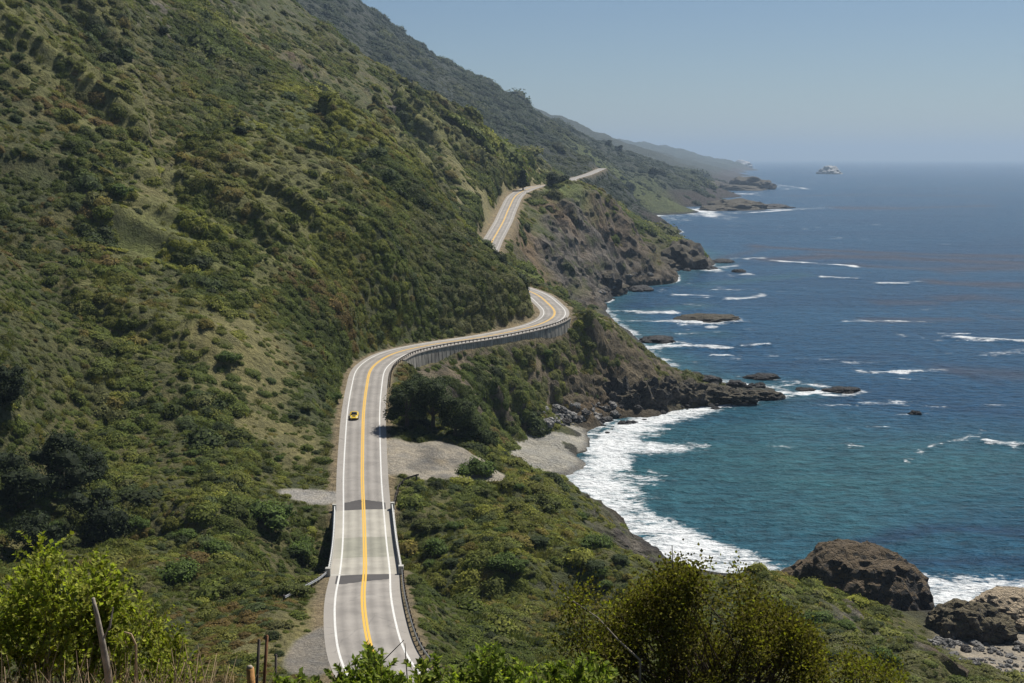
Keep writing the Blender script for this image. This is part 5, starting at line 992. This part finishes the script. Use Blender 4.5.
# dead stalks, twigs, posts
def stalk(name, pts_, D, r, r1, label, mat=M_dead, cat='dead stem'):
    W3 = [P(a_, b_, D) for a_, b_ in pts_]; b0 = W3[0]; g0 = float(hgt(b0[0], b0[1])[0]); o0 = (b0[0], b0[1], min(g0 - .05, b0[2])); t = empty(name, o0); tag(t, label, cat); mb = MB(); mb.tube([(0, 0, 0)] + [tuple(np.array(w_) - np.array(o0)) for w_ in W3], r, 7, r1); mb.build('stem', mat, t, True); return t
s_ = stalk('dead_stalk', [(110, 700), (108, 672), (102, 640), (97, 615), (93, 598)], 7.6, .032, .010, 'thick bleached grey dead stalk standing among the left leafy shrubs')
mb = MB(); a_ = np.array(P(102, 640, 7.6)) - np.array(s_.location); mb.tube([tuple(a_), tuple(a_ + np.array([.05, 0, .08])), tuple(a_ + np.array([.07, .02, .2]))], .012, 5, .004); mb.build('side_branch', M_dead, s_)
stalk('dead_stalk', [(134, 700), (136, 668), (136, 645), (131, 634), (124, 632)], 7.5, .010, .005, 'thin orange brown bent dead stem right of the thick grey stalk', M_straw)
stalk('bare_twig', [(408, 690), (406, 660), (405, 643)], 10.5, .007, .004, 'thin upright grey twig in front of the right edge line', M_dead)
stalk('bare_twig', [(370, 690), (380, 664), (394, 650), (404, 640)], 10.4, .008, .003, 'slanting dark twig crossing the right lane at the bottom', M_wood)
stalk('bare_twig', [(676, 640), (674, 590), (672, 545)], 12.5, .016, .004, 'dark spike-like twig sticking up from the top of the dark bush', M_wood)
stalk('bare_twig', [(640, 660), (618, 640), (598, 618), (560, 592)], 12.0, .016, .004, 'pale bare branch slanting out of the left side of the dark bush', M_dead)
def post(px, py0, D, r, lean, label, mat, cap=None, name='fence_post'):
    b0 = P(px, 700, D); t0 = P(px + lean, py0, D); g0 = float(hgt(b0[0], b0[1])[0]); o0 = np.array([b0[0], b0[1], min(g0, b0[2]) - .1]); t = tag(empty(name, tuple(o0)), label, 'post'); e = np.array(t0) - o0; mb = MB(); mb.tube([(0, 0, 0), tuple(e * .5 + np.array([r * .15, 0, 0])), tuple(e)], r, 9, r * .88); mb.build('shaft', mat, t, True)
    mb = MB(); mb.tube([tuple(e), tuple(e + np.array([r * .3, 0, r * .5]))], r * .86, 9, r * .35); mb.build('cut_top', cap or mat, t, True)
post(253, 668, 9.5, .035, -3, 'thick orange brown wooden post stub with a pale cut top', M_woodl, M_dead)
post(252, 640, 10.0, .014, 7, 'slim dark wooden post leaning right behind the orange stub', M_wood)
post(259, 636, 10.3, .015, 8, 'slim rusty brown post leaning right, next to the dark one', M_rust)
post(273, 655, 10.0, .012, 3, 'thinnest dark stake with a wire stub right of the leaning posts', M_wood)
# dry stalks and litter at the lower left
rng = np.random.default_rng(77); n_ = 2200; q = np.stack([rng.uniform(-3.6, -1.7, n_), rng.uniform(6.6, 7.9, n_)], 1); zz = hgt(q[:, 0], q[:, 1]); a_ = rng.uniform(0, 6.28, n_); ln = rng.uniform(.2, .75, n_); el = rng.uniform(.05, 1.3, n_); d = np.stack([np.cos(a_) * np.cos(el), np.sin(a_) * np.cos(el), np.sin(el)], 1) * ln[:, None]; b0 = np.stack([q[:, 0], q[:, 1], zz + rng.uniform(0, .10, n_)], 1)
wv = np.stack([-np.sin(a_), np.cos(a_), 0 * a_], 1) * rng.uniform(.002, .006, n_)[:, None]; wz_ = np.array([0, 0, 1]) * .004
V = np.stack([b0 - wv, b0 + wv, b0 + wz_, b0 + d - wv * .4, b0 + d + wv * .4, b0 + d + wz_ * .5], 1).reshape(-1, 3); k = np.arange(n_)[:, None] * 6; F_ = np.concatenate([k + np.array([[0, 1, 4, 3]]), k + np.array([[1, 2, 5, 4]]), k + np.array([[2, 0, 3, 5]])]); tag(link('dry_stalks', npmesh('dry_stalks', V, F_, False), None, [M_straw]), 'tangle of dry brown stalks and straw under the left leafy shrubs', 'dry stalks', kind='stuff')
# ------------------------------------------------------------------ sea air
mb = MB(); mb.box(-26000, -400, -101, 36000, 46500, 480)
mh, n, b = newmat('sea_air'); n.nodes.remove(b); pv_ = N(n, 'ShaderNodeVolumePrincipled'); n.links.new(pv_.outputs[0], n.nodes['Material Output'].inputs['Volume'])
pv_.inputs['Color'].default_value = (.50, .66, .85, 1); pv_.inputs['Density'].default_value = 8e-5; pv_.inputs['Anisotropy'].default_value = .2
tag(mb.build('haze', mh), 'thin pale blue sea haze fading the far hills and horizon', 'haze', kind='stuff')
